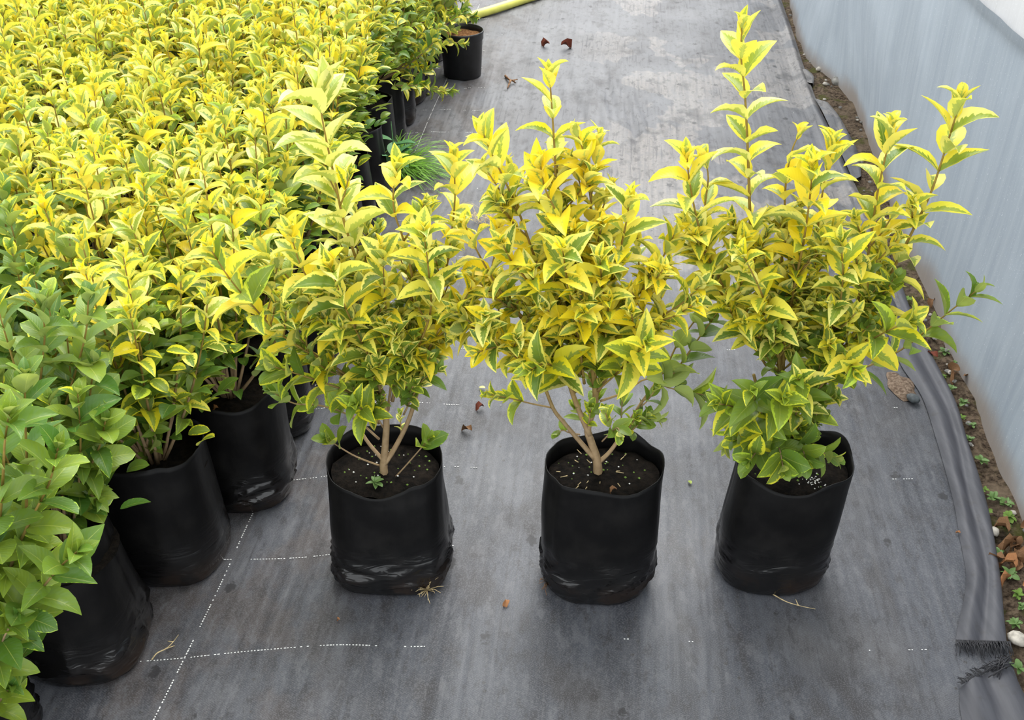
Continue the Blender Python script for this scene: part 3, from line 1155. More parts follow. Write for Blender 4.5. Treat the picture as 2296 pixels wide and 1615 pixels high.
S2 = [
    ([(1325, 780), (1290, 660), (1262, 540), (1248, 430), (1243, 330), (1238, 250), (1232, 165)], 0.0, 0.07, 0.15, 0.054, mixpal('gold', 'pale', 'gold'), 0.0042),
    ([(1300, 840), (1285, 720), (1235, 660), (1200, 580), (1165, 480), (1125, 390), (1100, 340), (1082, 295)], 0.0, -0.02, 0.2, 0.060, GOLD, 0.0038),
    ([(1328, 800), (1335, 680), (1330, 570), (1326, 470), (1318, 380), (1302, 320), (1293, 300)], 0.0, 0.05, 0.2, 0.055, mixpal('gold', 'pale', 'amber'), 0.0035),
    ([(1325, 780), (1325, 660), (1305, 580), (1262, 500), (1225, 430), (1212, 372)], 0.0, -0.03, 0.2, 0.062, GOLD2, 0.0038),
    ([(1330, 840), (1345, 730), (1378, 610), (1402, 510), (1412, 445)], 0.0, -0.02, 0.2, 0.062, GOLD, 0.0036),
    ([(1345, 860), (1395, 720), (1450, 640), (1490, 570), (1515, 520)], 0.0, 0.0, 0.2, 0.055, GOLD, 0.0034),
    ([(1340, 880), (1400, 790), (1460, 725), (1530, 680), (1570, 640)], 0.0, -0.05, 0.25, 0.055, mixpal('gold', 'cream'), 0.003),
    ([(1255, 800), (1180, 720), (1130, 665), (1090, 600), (1058, 540), (1043, 505)], 0.0, 0.0, 0.15, 0.056, GOLD, 0.0034),
    ([(1270, 850), (1240, 740), (1190, 640), (1150, 590), (1128, 550)], 0.0, -0.06, 0.2, 0.056, GOLD, 0.0032),
    ([(1250, 830), (1160, 770), (1100, 740), (1060, 735), (1028, 745)], 0.0, -0.03, 0.15, 0.052, mixpal('gold', 'gold', 'cream'), 0.003),
    ([(1240, 860), (1170, 810), (1120, 780), (1070, 790)], 0.0, -0.09, 0.15, 0.052, mixpal('gold', 'amber', 'cream'), 0.003),
    ([(1310, 860), (1300, 780), (1285, 700), (1270, 620), (1262, 560)], 0.0, -0.11, 0.25, 0.060, GOLD, 0.003),
    ([(1330, 860), (1350, 790), (1360, 720), (1350, 640), (1345, 580)], 0.0, -0.10, 0.25, 0.056, mixpal('gold', 'cream'), 0.003),
    ([(1290, 880), (1260, 840), (1225, 815), (1190, 830)], 0.0, -0.13, 0.15, 0.058, mixpal('gold', 'lime', 'cream'), 0.0025),
    ([(1335, 880), (1380, 840), (1420, 800), (1450, 770)], 0.0, -0.13, 0.2, 0.062, mixpal('gold', 'lime'), 0.0025),
    ([(1240, 915), (1190, 905), (1150, 895), (1098, 885)], -0.02, -0.05, 0.45, 0.042, mixpal('lime', 'cream', 'lime'), 0.0018),
    ([(1345, 900), (1400, 880), (1450, 850), (1500, 870), (1600, 890)], 0.0, 0.02, 0.3, 0.062, mixpal('green', 'lime', 'green'), 0.0024),
    ([(1440, 900), (1500, 850), (1545, 790), (1580, 740), (1640, 660)], 0.02, 0.09, 0.15, 0.050, GREEN, 0.0024),
    ([(1440, 900), (1490, 830), (1520, 770), (1570, 700), (1600, 620)], 0.02, 0.14, 0.15, 0.050, GREEN, 0.0024),
    ([(1350, 990), (1370, 970), (1385, 960), (1390, 975)], 0.0, -0.05, 0.3, 0.034, GREEN, 0.0016),
    ([(1300, 975), (1275, 970), (1262, 965), (1250, 972)], 0.0, -0.03, 0.3, 0.032, GREEN, 0.0016),
    ([(1390, 960), (1420, 940), (1450, 935), (1475, 940)], 0.0, 0.0, 0.2, 0.040, GREEN, 0.0016),
]
keep = [P2.px(q[0], q[1], q[2]) for q in S2]
for (pxs, a, b, st, sz, cf, r), pts in sorted(zip(S2, keep), key=lambda q: q[0][2]):
    P2.shoot(pts, st, sz, cf, r, shapes=RSH if cf is GREEN else None, gap=0.030 if sz >= 0.054 else 0.027,
             tipcol=TIP if cf in (GOLD, GOLD2) else None)
for pts in keep[:13]:
    P2.twigs(pts, 0.10, 0.62, 6, 0.075, 0.042, mixpal('gold', 'cream', 'gold', 'amber'))
for pts in keep[:9]:
    P2.twigs(pts, 0.02, 0.25, 4, 0.06, 0.035, LOW, shapes=RSH)
P2.twigs(trunkD, 0.3, 1.0, 5, 0.06, 0.040, GREEN, shapes=RSH)
P2.twigs(trunkA, 0.45, 0.9, 4, 0.05, 0.034, GREEN, shapes=RSH)
P2.finish()

# --- by the wall
P3 = Plant('variegated privet in a black bag nearest the plastic wall, green leaves over its rim',
           (0.530, 1.570, 0.0), GROUP3)
link('grow_bag', bag_mesh(3, 0.111, 0.086, 0.284, 0.98, 0.25, 0.55, 0.022, (0.018, 0.005), 2.9, -0.2), P3.o)
link('soil', soil_mesh(0.105, 0.081, 0.256, (0.018, 0.005), 8, M_COMPOST), P3.o)
litter(0.1, 0.08, 0.257, (0.018, 0), 40, M_PERLITE, 0.0018, 'perlite', P3.o, False, (0.045, -0.045, 0.012))
litter(0.1, 0.08, 0.257, (0.018, 0), 16, M_MOSS, 0.0028, 'moss', P3.o)
trunkA = P3.px([(1752, 1058), (1757, 1010), (1765, 960), (1758, 880), (1745, 800)], -0.005, 0.0)
link('trunk', stem_mesh(trunkA, 0.0095, 0.0045, 8), P3.o)
trunkB = P3.px([(1757, 1015), (1800, 965), (1840, 910), (1880, 830)], -0.005, 0.03)
link('trunk', stem_mesh(trunkB, 0.006, 0.0035, 7), P3.o)
trunkC = P3.px([(1757, 1000), (1725, 960), (1705, 900), (1690, 840)], -0.005, -0.01)
link('trunk', stem_mesh(trunkC, 0.005, 0.003, 6), P3.o)
S3 = [
    ([(1745, 800), (1712, 690), (1692, 610), (1683, 510), (1679, 400), (1675, 300), (1670, 210), (1661, 120), (1664, 62)], 0.0, 0.08, 0.12, 0.064, mixpal('gold', 'pale', 'gold'), 0.0044),
    ([(1752, 820), (1748, 700), (1752, 600), (1758, 500), (1762, 410), (1775, 340), (1792, 300)], 0.0, 0.07, 0.2, 0.055, GOLD, 0.0034),
    ([(1790, 820), (1808, 700), (1822, 600), (1835, 500), (1848, 410), (1868, 318)], 0.0, 0.07, 0.2, 0.062, GOLD, 0.0034),
    ([(1860, 830), (1905, 730), (1935, 630), (1953, 530), (1968, 430), (1988, 340), (2000, 280)], 0.0, 0.04, 0.15, 0.060, GOLD, 0.0036),
    ([(1850, 850), (1920, 740), (1970, 665), (2010, 590), (2060, 490), (2090, 425), (2115, 350), (2140, 270), (2152, 225)], 0.0, 0.05, 0.15, 0.066, mixpal('gold', 'pale', 'gold'), 0.0040),
    ([(1755, 830), (1762, 740), (1782, 640), (1802, 540), (1815, 450), (1822, 375)], 0.0, -0.03, 0.18, 0.068, GOLD, 0.0038),
    ([(1740, 800), (1665, 715), (1620, 640), (1582, 560), (1560, 480), (1545, 400), (1540, 350)], 0.0, -0.02, 0.15, 0.062, GOLD, 0.0036),
    ([(1725, 830), (1640, 700), (1590, 590), (1580, 480), (1588, 400), (1580, 355)], 0.0, 0.06, 0.25, 0.052, GOLD, 0.003),
    ([(1750, 850), (1740, 760), (1722, 700), (1700, 640), (1665, 570)], 0.0, -0.09, 0.18, 0.055, mixpal('gold', 'cream'), 0.003),
    ([(1830, 850), (1860, 780), (1880, 700), (1890, 620), (1885, 540)], 0.0, -0.06, 0.18, 0.060, mixpal('gold', 'cream'), 0.003),
    ([(1850, 860), (1895, 800), (1940, 770), (1985, 745), (2040, 720)], 0.0, -0.09, 0.2, 0.064, mixpal('gold', 'gold', 'lime'), 0.003),
    ([(1830, 880), (1870, 830), (1900, 810), (1915, 830)], 0.0, -0.12, 0.2, 0.060, mixpal('gold', 'lime'), 0.0026),
    ([(1820, 890), (1880, 850), (1950, 820), (2020, 785), (2085, 735), (2140, 690), (2195, 648)], 0.03, 0.06, 0.2, 0.058, mixpal('lime', 'green', 'green'), 0.0026),
    ([(1740, 960), (1710, 930), (1695, 905), (1690, 880)], 0.0, -0.13, 0.1, 0.062, mixpal('lime', 'green'), 0.0026),
    ([(1735, 980), (1680, 940), (1650, 915), (1610, 905)], 0.0, -0.10, 0.2, 0.056, mixpal('green', 'lime'), 0.0024),
    ([(1750, 1000), (1720, 985), (1690, 990), (1650, 985)], 0.0, -0.06, 0.15, 0.046, GREEN, 0.002),
    ([(1752, 1010), (1745, 1000), (1750, 1015), (1756, 1050)], 0.0, -0.12, 0.1, 0.052, GREEN, 0.002),
    ([(1750, 1010), (1715, 1000), (1695, 1015), (1680, 1035)], 0.0, -0.10, 0.1, 0.044, GREEN, 0.002),
    ([(1755, 1005), (1780, 990), (1800, 1010), (1806, 1035)], 0.0, -0.11, 0.1, 0.050, GREEN, 0.002),
    ([(1745, 960), (1730, 930), (1740, 905), (1760, 890)], 0.0, -0.14, 0.1, 0.058, mixpal('green', 'lime'), 0.0022),
    ([(1757, 1015), (1790, 1000), (1830, 1010), (1870, 1025)], 0.0, -0.07, 0.2, 0.046, GREEN, 0.002),
    ([(1800, 965), (1830, 930), (1850, 900), (1870, 890)], 0.0, -0.04, 0.1, 0.046, LOW, 0.002),
    ([(1760, 960), (1790, 920), (1800, 880), (1790, 850)], 0.0, -0.12, 0.1, 0.048, LOW, 0.002),
    ([(1730, 960), (1670, 950), (1630, 970), (1625, 1000)], 0.0, 0.0, 0.2, 0.044, GREEN, 0.002),
]
keep = [P3.px(q[0], q[1], q[2]) for q in S3]
for (pxs, a, b, st, sz, cf, r), pts in sorted(zip(S3, keep), key=lambda q: q[0][2]):
    P3.shoot(pts, st, sz, cf, r, shapes=RSH if cf is GREEN else None, gap=0.033 if sz >= 0.054 else 0.024,
             tipcol=TIP if cf is GOLD else None)
for pts in keep[:10]:
    P3.twigs(pts, 0.08, 0.50, 5, 0.07, 0.042, mixpal('gold', 'cream', 'gold'))
for pts in keep[1:6] + keep[8:10]:
    P3.twigs(pts, 0.02, 0.25, 5, 0.06, 0.040, LOW, shapes=RSH)
P3.twigs(trunkA, 0.3, 0.9, 8, 0.06, 0.036, GREEN, shapes=RSH)
P3.twigs(trunkB, 0.2, 0.9, 6, 0.06, 0.040, LOW, shapes=RSH)
P3.finish()

# ------------------------------------------------------------------ the hedge of potted privets
BAGS = [bag_mesh(10 + i, 0.108, 0.100, 0.272, 1.0, 0.25, (0.5, 1.0, 1.3, 0.7)[i], 0.014, (0, 0), U(0, 6)) for i in range(4)]
SOILS = [soil_mesh(0.102, 0.094, 0.246, (0, 0), 20 + i, M_COMPOST, 5, 28) for i in range(2)]


def template(kind):
    """one privet as lists of shoots with their leaves"""
    shoots = []
    edge = kind != 'inner'
    wide = kind == 'wide'
    K = 20 if wide else 15 if edge else 14
    for i in range(K):
        a = i * 2.399 + U(-0.3, 0.3)
        r = (0.29 if wide else 0.17) * math.sqrt((i + 0.5) / K) * U(0.85, 1.15)
        top = U(0.60, 0.80) - 0.55 * r + (0.05 if i % 5 == 0 else 0)
        if wide and i > 9:
            top = U(0.20, 0.46)
            a = U(-1.3, 1.3)
            r = U(0.18, 0.31)
        tip = Vector((r * math.cos(a), r * math.sin(a), top))
        b = Vector((0.01 * math.cos(a), 0.01 * math.sin(a), 0.245))
        ctl = Vector((tip.x * 0.75, tip.y * 0.75, 0.245 + (top - 0.245) * 0.5))
        pts = [b * (1 - t) ** 2 + ctl * 2 * t * (1 - t) + tip * t * t for t in [j / 8 for j in range(9)]]
        st = 0.30 if edge else 0.60
        if kind == 'green':
            lv = leaves_along(pts, st, U(0.058, 0.070), mixpal('green', 'green', 'green', 'deep'), gap=0.037, tipcol=mixpal('green', 'lime'),
                              shapes=list(range(6)) + RSH)
        else:
            lv = leaves_along(pts, st, U(0.058, 0.070), mixpal('gold', 'gold', 'amber', 'gold', 'cream', 'lime', 'lime', 'pale'), gap=0.036, tipcol=TIP)
            if edge:
                lv = [(m, s, (cl if m.translation.z > 0.55 else pal(rnd.choice(('green', 'lime', 'deep', 'gold')))))
                      for m, s, cl in lv]
        shoots.append((stem_mesh(pts, 0.0045, 0.0011, 5), lv))
    inner = []
    for i in range(110 if not edge else 170):
        a, r = U(0, 6.283), math.sqrt(rnd.random()) * 0.15
        z = U(0.42, 0.62) if not edge else U(0.33, 0.60)
        p = Vector((r * math.cos(a), r * math.sin(a), z))
        d = Vector((math.cos(a + U(-.8, .8)), math.sin(a + U(-.8, .8)), U(-0.2, 0.6))).normalized()
        T = Vector((U(-.3, .3), U(-.3, .3), 1)).normalized()
        A = (d - T * d.dot(T)).normalized()
        if kind == 'green':
            cl = pal(rnd.choice(('green', 'deep')))
        elif z > 0.50:
            cl = pal(rnd.choice(('gold', 'cream', 'lime', 'green')))
        else:
            cl = pal(rnd.choice(('green', 'deep', 'lime')))
        inner.append((leaf_frame(p, T, A, U(0.7, 1.3), U(0.038, 0.055)), rnd.choice(RSH + [1, 3]), cl))
    return shoots, joined_leaves(inner, 'inner_leaves')


TPL = {'inner': [template('inner') for i in range(5)], 'edge': [template('edge') for i in range(4)], 'wide': [template('wide') for i in range(4)],
       'green': [template('green') for i in range(3)]}
tcount = dict.fromkeys(TPL, 0)


def hedge_plant(x, y, kind, label, group, rz=None, scale=1.0, bag=None):
    k = tcount[kind] % len(TPL[kind])
    tcount[kind] += 1
    shoots, inner = TPL[kind][k]
    o = thing('potted_privet', label, 'potted shrub', (x, y, 0), group)
    o.rotation_euler = (0, 0, U(0, 6.283) if rz is None else rz)
    link('grow_bag', bag if bag else BAGS[rnd.randrange(4)], o)
    link('soil', SOILS[rnd.randrange(2)], o)
    for me, lv in shoots:
        s = link('shoot', me, o)
        s.scale = (1, 1, scale)
        put = []
        j = U(-0.12, 0.12)
        for m, sh, cl in lv:
            put.append((m, sh, (cl[0] + U(-.12, .12), min(1, max(0, cl[1] + U(-.15, .15) + j)), cl[2], min(1, max(0, cl[3] + U(-.1, .1))))))
        put_leaves(put, s)
    link('inner_leaves', inner, o, kind='stuff')
    return o


MASS = 'golden privets packed inside the hedge block'
MASSG = 'green privets at the near end of the hedge block'
edge_xy = [(-0.93, 1.13), (-0.805, 1.36), (-0.705, 1.605), (-0.605, 1.825), (-0.60, 2.07), (-0.575, 2.32), (-0.57, 2.57),
           (-0.555, 2.82), (-0.55, 3.07), (-0.54, 3.32), (-0.53, 3.57), (-0.52, 3.82), (-0.50, 4.08), (-0.47, 4.33),
           (-0.47, 4.60), (-0.42, 4.87), (-0.41, 5.15), (-0.40, 5.45)]
edge_labels = [
    'green-leaved privet in a black bag at the bottom corner of the hedge, nearest the camera',
    'green-leaved privet in a leaning wrinkled black bag, second along the hedge edge',
    'green and yellow privet in a creased black bag, third along the hedge edge',
    'yellow privet with bare forked stems above its black bag, fourth along the hedge edge',
    'yellow privet, its black bag half hidden by another plant, fifth along the hedge edge',
    'yellow privet in a shaded black bag, sixth along the hedge edge',
    'yellow privet in a shaded black bag, seventh along the hedge edge',
    'yellow privet in a shaded black bag, eighth along the hedge edge',
    'yellow privet in a black bag, ninth along the hedge edge',
    'yellow privet in a black bag behind the bluish weed, tenth along the hedge edge',
    'yellow privet in a black bag beside the grass tuft, eleventh along the hedge edge',
    'yellow privet in a black bag just past the grass tuft, twelfth along the hedge edge',
    'yellow and green privet in a black bag by an orange leaf, thirteenth along the edge',
    'yellow and green privet overhanging the round plastic pot, fourteenth along the hedge edge',
    'yellow privet beside the round plastic pot, fifteenth along the hedge edge',
    'yellow privet by the end of the yellow hose, sixteenth along the hedge edge',
    'yellow privet beyond the yellow hose, seventeenth along the hedge edge',
    'last yellow privet of the hedge edge at the top of the picture']
NEARBAG = [bag_mesh(31, 0.108, 0.10, 0.272, 1.0, 0.25, 0.8, 0.014, (-0.02, 0.0), 1.0),
           bag_mesh(32, 0.112, 0.10, 0.290, 1.0, 0.25, 1.3, 0.016, (-0.03, 0.01), 0.2),
           bag_mesh(33, 0.110, 0.098, 0.290, 1.0, 0.15, 0.35, 0.02, (-0.01, 0.0), -1.1),
           bag_mesh(34, 0.108, 0.098, 0.280, 1.0, 0.2, 1.4, 0.016, (0.0, 0.0), -1.9)]
NEAR = {}
for i, (x, y) in enumerate(edge_xy):
    NEAR[i] = EP = hedge_plant(x, y, 'green' if i < 2 else 'edge' if i < 11 else 'wide', edge_labels[i], 'privets along the hedge edge',
                rz=0.0 if i < 4 else None if i < 11 else U(-0.4, 0.4), bag=NEARBAG[i] if i < 4 else None, scale=(0.88, 0.98, 0.95, 0.98)[i] if i < 4 else U(0.95, 1.06))
ORD = ['edge', 'second', 'third', 'fourth', 'fifth', 'sixth', 'seventh', 'eighth', 'ninth', 'tenth', 'eleventh']
NUM = 'one two three four five six seven eight nine ten eleven twelve thirteen fourteen'.split()
for i, (ex, y) in enumerate(edge_xy[:14]):
    c = 1
    while True:
        x = ex - 0.235 * c + U(-0.02, 0.02)
        yy = y + U(-0.03, 0.03) + 0.06 * (c % 2)
        lim = -(0.49 * (yy * CP + 0.9 * SP) + 0.28)
        if x < lim:
            break
        near = yy < 1.75 or (yy < 2.0 and c > 1)
        if near:
            hedge_plant(x, yy, 'green', 'green-leaved privet inside the hedge, %s bush in from the edge, level with edge bag %s' % (ORD[c], NUM[i]), MASSG, scale=U(0.95, 1.05))
        else:
            hedge_plant(x, yy, 'inner', 'golden-leaved privet inside the hedge, %s bush in from the edge, level with edge bag %s' % (ORD[c], NUM[i]), MASS, scale=U(0.96, 1.12))
        c += 1

# long shoots of the near hedge plants that lean out over their bags
NG = mixpal('green', 'green', 'deep', 'green', 'green')
NY = mixpal('amber', 'gold', 'lime', 'gold')
for i, pxs, a, b, st, sz, cf in [
        (0, [(40, 1560), (55, 1300), (60, 1063), (57, 954), (56, 850)], 0.02, 0.06, 0.1, 0.066, NG),
        (0, [(0, 1480), (20, 1290), (60, 1184), (109, 1087), (130, 1005)], 0.0, 0.0, 0.1, 0.066, NG),
        (0, [(-40, 1520), (10, 1420), (50, 1375), (127, 1280), (172, 1238)], -0.02, -0.06, 0.1, 0.066, NG),
        (0, [(-30, 1400), (-10, 1250), (5, 1100), (10, 1000), (20, 930)], -0.02, -0.04, 0.1, 0.066, NG),
        (0, [(-30, 1560), (-10, 1500), (5, 1440), (30, 1390)], -0.04, -0.08, 0.1, 0.060, NG),
        (0, [(-30, 1600), (0, 1570), (15, 1550), (25, 1540)], -0.04, -0.06, 0.1, 0.058, NG),
        (1, [(150, 1200), (165, 1120), (190, 1070), (223, 1002), (236, 945)], 0.0, -0.05, 0.15, 0.066, NG),
        (1, [(140, 1180), (170, 1040), (195, 930), (205, 860), (210, 815)], 0.0, 0.02, 0.15, 0.066, NG),
        (1, [(130, 1180), (120, 1020), (150, 900), (190, 760), (198, 672)], 0.0, 0.05, 0.2, 0.068, NG),
        (1, [(130, 1150), (100, 1000), (90, 880), (100, 760), (96, 690)], 0.0, 0.03, 0.2, 0.068, NG),
        (1, [(150, 1190), (180, 1130), (200, 1110), (215, 1120)], 0.0, -0.06, 0.2, 0.060, NG),
        (2, [(330, 1035), (328, 950), (326, 850), (335, 760), (340, 706)], 0.0, 0.0, 0.2, 0.062, NG),
        (2, [(325, 1035), (300, 960), (280, 870), (270, 790), (262, 720)], 0.0, -0.06, 0.15, 0.062, NG),
        (2, [(325, 1035), (330, 990), (340, 960), (350, 985)], 0.0, -0.06, 0.1, 0.046, NG),
        (3, [(500, 905), (480, 850), (455, 780), (440, 690), (425, 600)], 0.0, 0.0, 0.45, 0.062, mixpal('green', 'amber', 'gold')),
        (3, [(500, 905), (495, 850), (480, 810), (490, 770), (510, 720)], 0.0, -0.04, 0.45, 0.058, mixpal('green', 'deep')),
        (3, [(480, 850), (440, 830), (420, 800), (415, 770)], 0.0, -0.06, 0.15, 0.066, NY)]:
    P = NEAR[i]
    L0 = P.location
    pts = [AT(q[0], q[1], L0.y + a + (b - a) * k / (len(pxs) - 1)) - L0 for k, q in enumerate(pxs)]
    pts = catmull(pts, 4)
    sh = link('shoot', stem_mesh(pts, 0.004, 0.0012), P)
    put_leaves(leaves_along(pts, st, sz * 1.1, cf, gap=0.032, shapes=list(range(6)) + RSH + RSH), sh)

# ------------------------------------------------------------------ things around the path
# round plastic pot beside the far end of the hedge
PX, PY = -0.222, 4.625
pot = thing('plastic_pot', 'round black plastic pot with brown soil and a small shrub, by the yellow hose', 'plant pot', (PX, PY, 0))


def lathe(prof, n=36):
    v, f = [], []
    for r, z in prof:
        for k in range(n):
            a = 2 * math.pi * k / n
            v.append((r * math.cos(a), r * math.sin(a), z))
    for j in range(len(prof) - 1):
        for k in range(n):
            f.append((j * n + k, j * n + (k + 1) % n, (j + 1) * n + (k + 1) % n, (j + 1) * n + k))
    f.append(tuple(range(n - 1, -1, -1)))
    return v, f


v, f = lathe([(0.078, 0.0), (0.084, 0.004), (0.092, 0.160), (0.0955, 0.163), (0.0965, 0.188), (0.0985, 0.192), (0.0985, 0.200),
              (0.0935, 0.200), (0.0925, 0.185), (0.090, 0.150)])
link('pot_body', mesh('pot_body', v, f, M_PLASTIC), pot)
link('soil', soil_mesh(0.092, 0.092, 0.178, (0, 0), 33, M_BARKCHIP, 7, 30), pot)
pts = [Vector((-0.03, -0.01, 0.17)), Vector((-0.045, -0.01, 0.24)), Vector((-0.075, 0.0, 0.31)), Vector((-0.08, 0.01, 0.42))]
link('trunk', stem_mesh(catmull(pts, 3), 0.009, 0.005), pot)
lv = []
for i in range(16):
    a = U(0, 6.283)
    b = pts[rnd.randrange(2, 4)]
    q = [b, b + Vector((math.cos(a) * 0.06, math.sin(a) * 0.06, 0.05)), b + Vector((math.cos(a) * 0.15, math.sin(a) * 0.12, U(0.02, 0.16)))]
    c3 = catmull(q, 3)
    sh = link('shoot', stem_mesh(c3, 0.0025, 0.001, 5), pot)
    put_leaves(leaves_along(c3, 0.1, 0.036, mixpal('green', 'lime', 'gold'), gap=0.02), sh)

# yellow hose lying across the fabric
hp = [G(880, 100, 0.022), G(985, 62, 0.022), G(1050, 38, 0.022), G(1110, 20, 0.022), G(1190, -6, 0.022), G(1270, -30, 0.022)]
mb = MB()
mb.tube(catmull([(p.x, p.y, 0.022) for p in hp], 8), 0.0225, 14)
hose = link('hose', mb.data('hose', M_HOSE))
tag(hose, 'pale yellow hose lying across the fabric at the far end of the path', 'hose')


def blades(base, n, length, spread, lean, mat, name, parent, wid=0.0022):
    mb = MB()
    for i in range(n):
        a = U(0, 6.283)
        d = Vector((math.cos(a) * spread + lean[0], math.sin(a) * spread + lean[1], U(0.4, 1.0))).normalized()
        L = length * U(0.5, 1.15)
        p = base + Vector((U(-1, 1), U(-1, 1), 0)) * 0.03
        sd = d.cross(Vector((0, 0, 1))).normalized() * wid * U(0.6, 1.2)
        ctr = [p + d * L * t - Vector((0, 0, 0.55 * L * t * t)) for t in (0, 0.3, 0.6, 0.85, 1)]
        vv, ww = [], (1, 1, 0.8, 0.5, 0.08)
        for c, w in zip(ctr, ww):
            c.z = max(c.z, 0.004)
            vv += [c - sd * w, c + Vector((0, 0, 0.0006)), c + sd * w]
        ff = []
        for j in range(4):
            for k in range(2):
                b = j * 3 + k
                ff.append((b, b + 1, b + 4, b + 3))
        mb.add(vv, ff)
    return link(name, mb.data(name, mat), parent, kind='stuff')


gb = G(893, 385)
tuft = thing('grass_tuft', 'bright green tuft of fine grass growing beside the hedge bags', 'grass', gb)
blades(Vector((0, 0, 0)), 260, 0.27, 0.6, (0.5, -0.05), M_GRASS, 'blades', tuft, 0.0022)
# dried weed behind the middle plant
db = G(1085, 500)
dry = thing('dried_weed', 'dry straw-coloured weed stems lying behind the middle plant', 'weed', db)
blades(Vector((0, 0, 0)), 40, 0.17, 0.8, (0.2, 0.3), M_STRAW, 'stems', dry, 0.0009)


def broad(name, label, base, n, size, mat, group=None, up=0.6, shape=RSH, cat='weed'):
    t = thing(name, label, cat, base, group)
    for i in range(n):
        a = i * 2.399 + U(-.4, .4)
        T = Vector((0, 0, 1))
        A = Vector((math.cos(a), math.sin(a), 0))
        p = Vector((0, 0, 0.003 + 0.25 * size * rnd.random()))
        m = leaf_frame(p, T, A, math.radians(U(45, 85)), size * U(0.7, 1.15))
        o = bpy.data.objects.new('leaf', PLAIN[mat.name][rnd.randrange(3)])
        o.parent = t
        o.matrix_local = m
        C.objects.link(o)
    return t


PLAIN = {}
CRUMPLED = (leaf_shape(0.24, 1.9, 0.9, 0.9, False, 0.55, 1), leaf_shape(0.20, 1.3, 1.2, -1.2, False, 0.6, 4),
            leaf_shape(0.22, 2.3, 0.5, 0.6, False, 0.7, 2))
for m in (M_WEED, M_BLUEWEED, M_DRY, M_RUST, M_ORANGE, M_MOSS):
    PLAIN[m.name] = []
    for sh in (ROUND[0], ROUND[1], ROUND[2]) if m in (M_WEED, M_BLUEWEED, M_MOSS) else CRUMPLED:
        PLAIN[m.name].append(mesh('leaf', sh[0], sh[1], m, True, sh[2]))

wb = Vector((-0.405, 3.35, 0))
w = broad('broadleaf_weed', 'bluish green broad-leaved weed growing against the hedge bags', wb, 12, 0.085, M_BLUEWEED)
for ch in w.children:
    ch.location.z += U(0.05, 0.22)
mb = MB()
mb.tube([Vector((0, 0, 0)), Vector((0.005, 0, 0.12)), Vector((0, 0.005, 0.27))], [0.003, 0.003, 0.0015], 5)
link('stem', mb.data('stem', M_BLUEWEED), w)
sw = broad('seedling', 'tiny green seedling sprouting at the foot of the stem beside the hedge-side plant', P1.loc + Vector((-0.018, -0.040, 0.246)), 6, 0.020, M_WEED)
mb = MB()
mb.tube([Vector((0, 0, -0.004)), Vector((0.0, 0, 0.012)), Vector((0.001, 0.0, 0.024))], [0.0012, 0.001, 0.0007], 5)
link('stem', mb.data('stem', M_WEED), sw)
sw['label'] = 'tiny green seedling at the foot of the stem in the bag beside the hedge'
sw['category'] = 'seedling'

# seedlings on the strip of soil by the wall
spots = [(2032, 672), (2075, 690), (2118, 790), (2112, 845), (2134, 872), (2160, 905), (2152, 940), (2172, 985), (2200, 1035),
         (2208, 1100), (2228, 1120), (2254, 1130), (2262, 1160), (2240, 1240), (2262, 1290), (2282, 1335), (2275, 1400),
         (2284, 1500), (2066, 700), (2140, 815), (2180, 955), (2212, 1150), (2250, 1180), (2290, 1060 + 300)]
for i, p in enumerate(spots):
    g = G(*p)
    g.z = -0.004
    broad('weed_seedling', 'small green weed seedling on the soil strip below the plastic wall', g,
          rnd.randint(7, 14), U(0.011, 0.021), M_WEED if i % 3 else M_MOSS, 'weed seedlings along the soil strip')


def crumpled(name, label, p, size, mat, rz, z=0.004, group=None, sh=2, cat='dead leaf'):
    key = {M_DRY: 0, M_RUST: 1, M_ORANGE: 2}
    o = link(name, PLAIN[mat.name][sh % len(PLAIN[mat.name])])
    o.location = (p.x, p.y, z)
    size *= 0.85
    o.scale = (size * U(0.9, 1.4), size, size * U(0.8, 1.4))
    o.rotation_euler = (U(-0.3, 0.1), U(-0.5, 0.5), rz)
    return tag(o, label, cat, group)


for i, (p, s, r) in enumerate([((2258, 1200), 0.06, 0.4), ((2275, 1225), 0.055, 2.0), ((2268, 1255), 0.06, 3.6), ((2285, 1190), 0.05, 5.0),
                               ((2250, 1262), 0.05, 1.2), ((2284, 1240), 0.05, 2.8), ((2150, 838), 0.055, 0.9), ((2140, 845), 0.045, 2.7),
                               ((2158, 850), 0.045, 4.1), ((2270, 1212), 0.045, 3.1), ((2280, 1262), 0.045, 0.8), ((2246, 1225), 0.04, 4.4), ((2290, 1272), 0.04, 1.7), ((2262, 1236), 0.05, 5.6), ((2070, 705), 0.04, 0.3), ((2095, 680), 0.04, 1.9), ((2105, 725), 0.04, 4.9)]):
    crumpled('dead_leaf', 'brown shrivelled leaf on the soil strip below the plastic wall', G(*p), s, M_DRY, r, 0.010,
             'dead leaves along the soil strip', i)
for i, (p, s, r, l) in enumerate([((2274, 1280), 0.050, 0.5, 'orange curled dead leaf on the soil strip beside the folded fabric edge, upper of three'),
                                  ((2262, 1302), 0.042, 2.2, 'orange curled dead leaf on the soil strip, middle of three beside the folded edge'),
                                  ((2290, 1318), 0.045, 3.9, 'orange curled dead leaf on the soil strip at the picture border')]):
    crumpled('dead_leaf', l, G(*p), s, M_ORANGE, r, 0.010, None, i)
crumpled('dead_leaf', 'red dead leaf on the soil strip near the folded fabric edge', G(2100, 808), 0.045, M_RUST, 0.8, 0.01, None, 1)
crumpled('dead_leaf', 'reddish brown curled dead leaf on the far fabric behind the middle plant', G(1232, 104), 0.07, M_RUST, 1.3, 0.012, None, 0)
crumpled('dead_leaf', 'larger reddish brown curled dead leaf on the far fabric beside a smaller one', G(1258, 108), 0.085, M_RUST, -1.2, 0.014, None, 1)
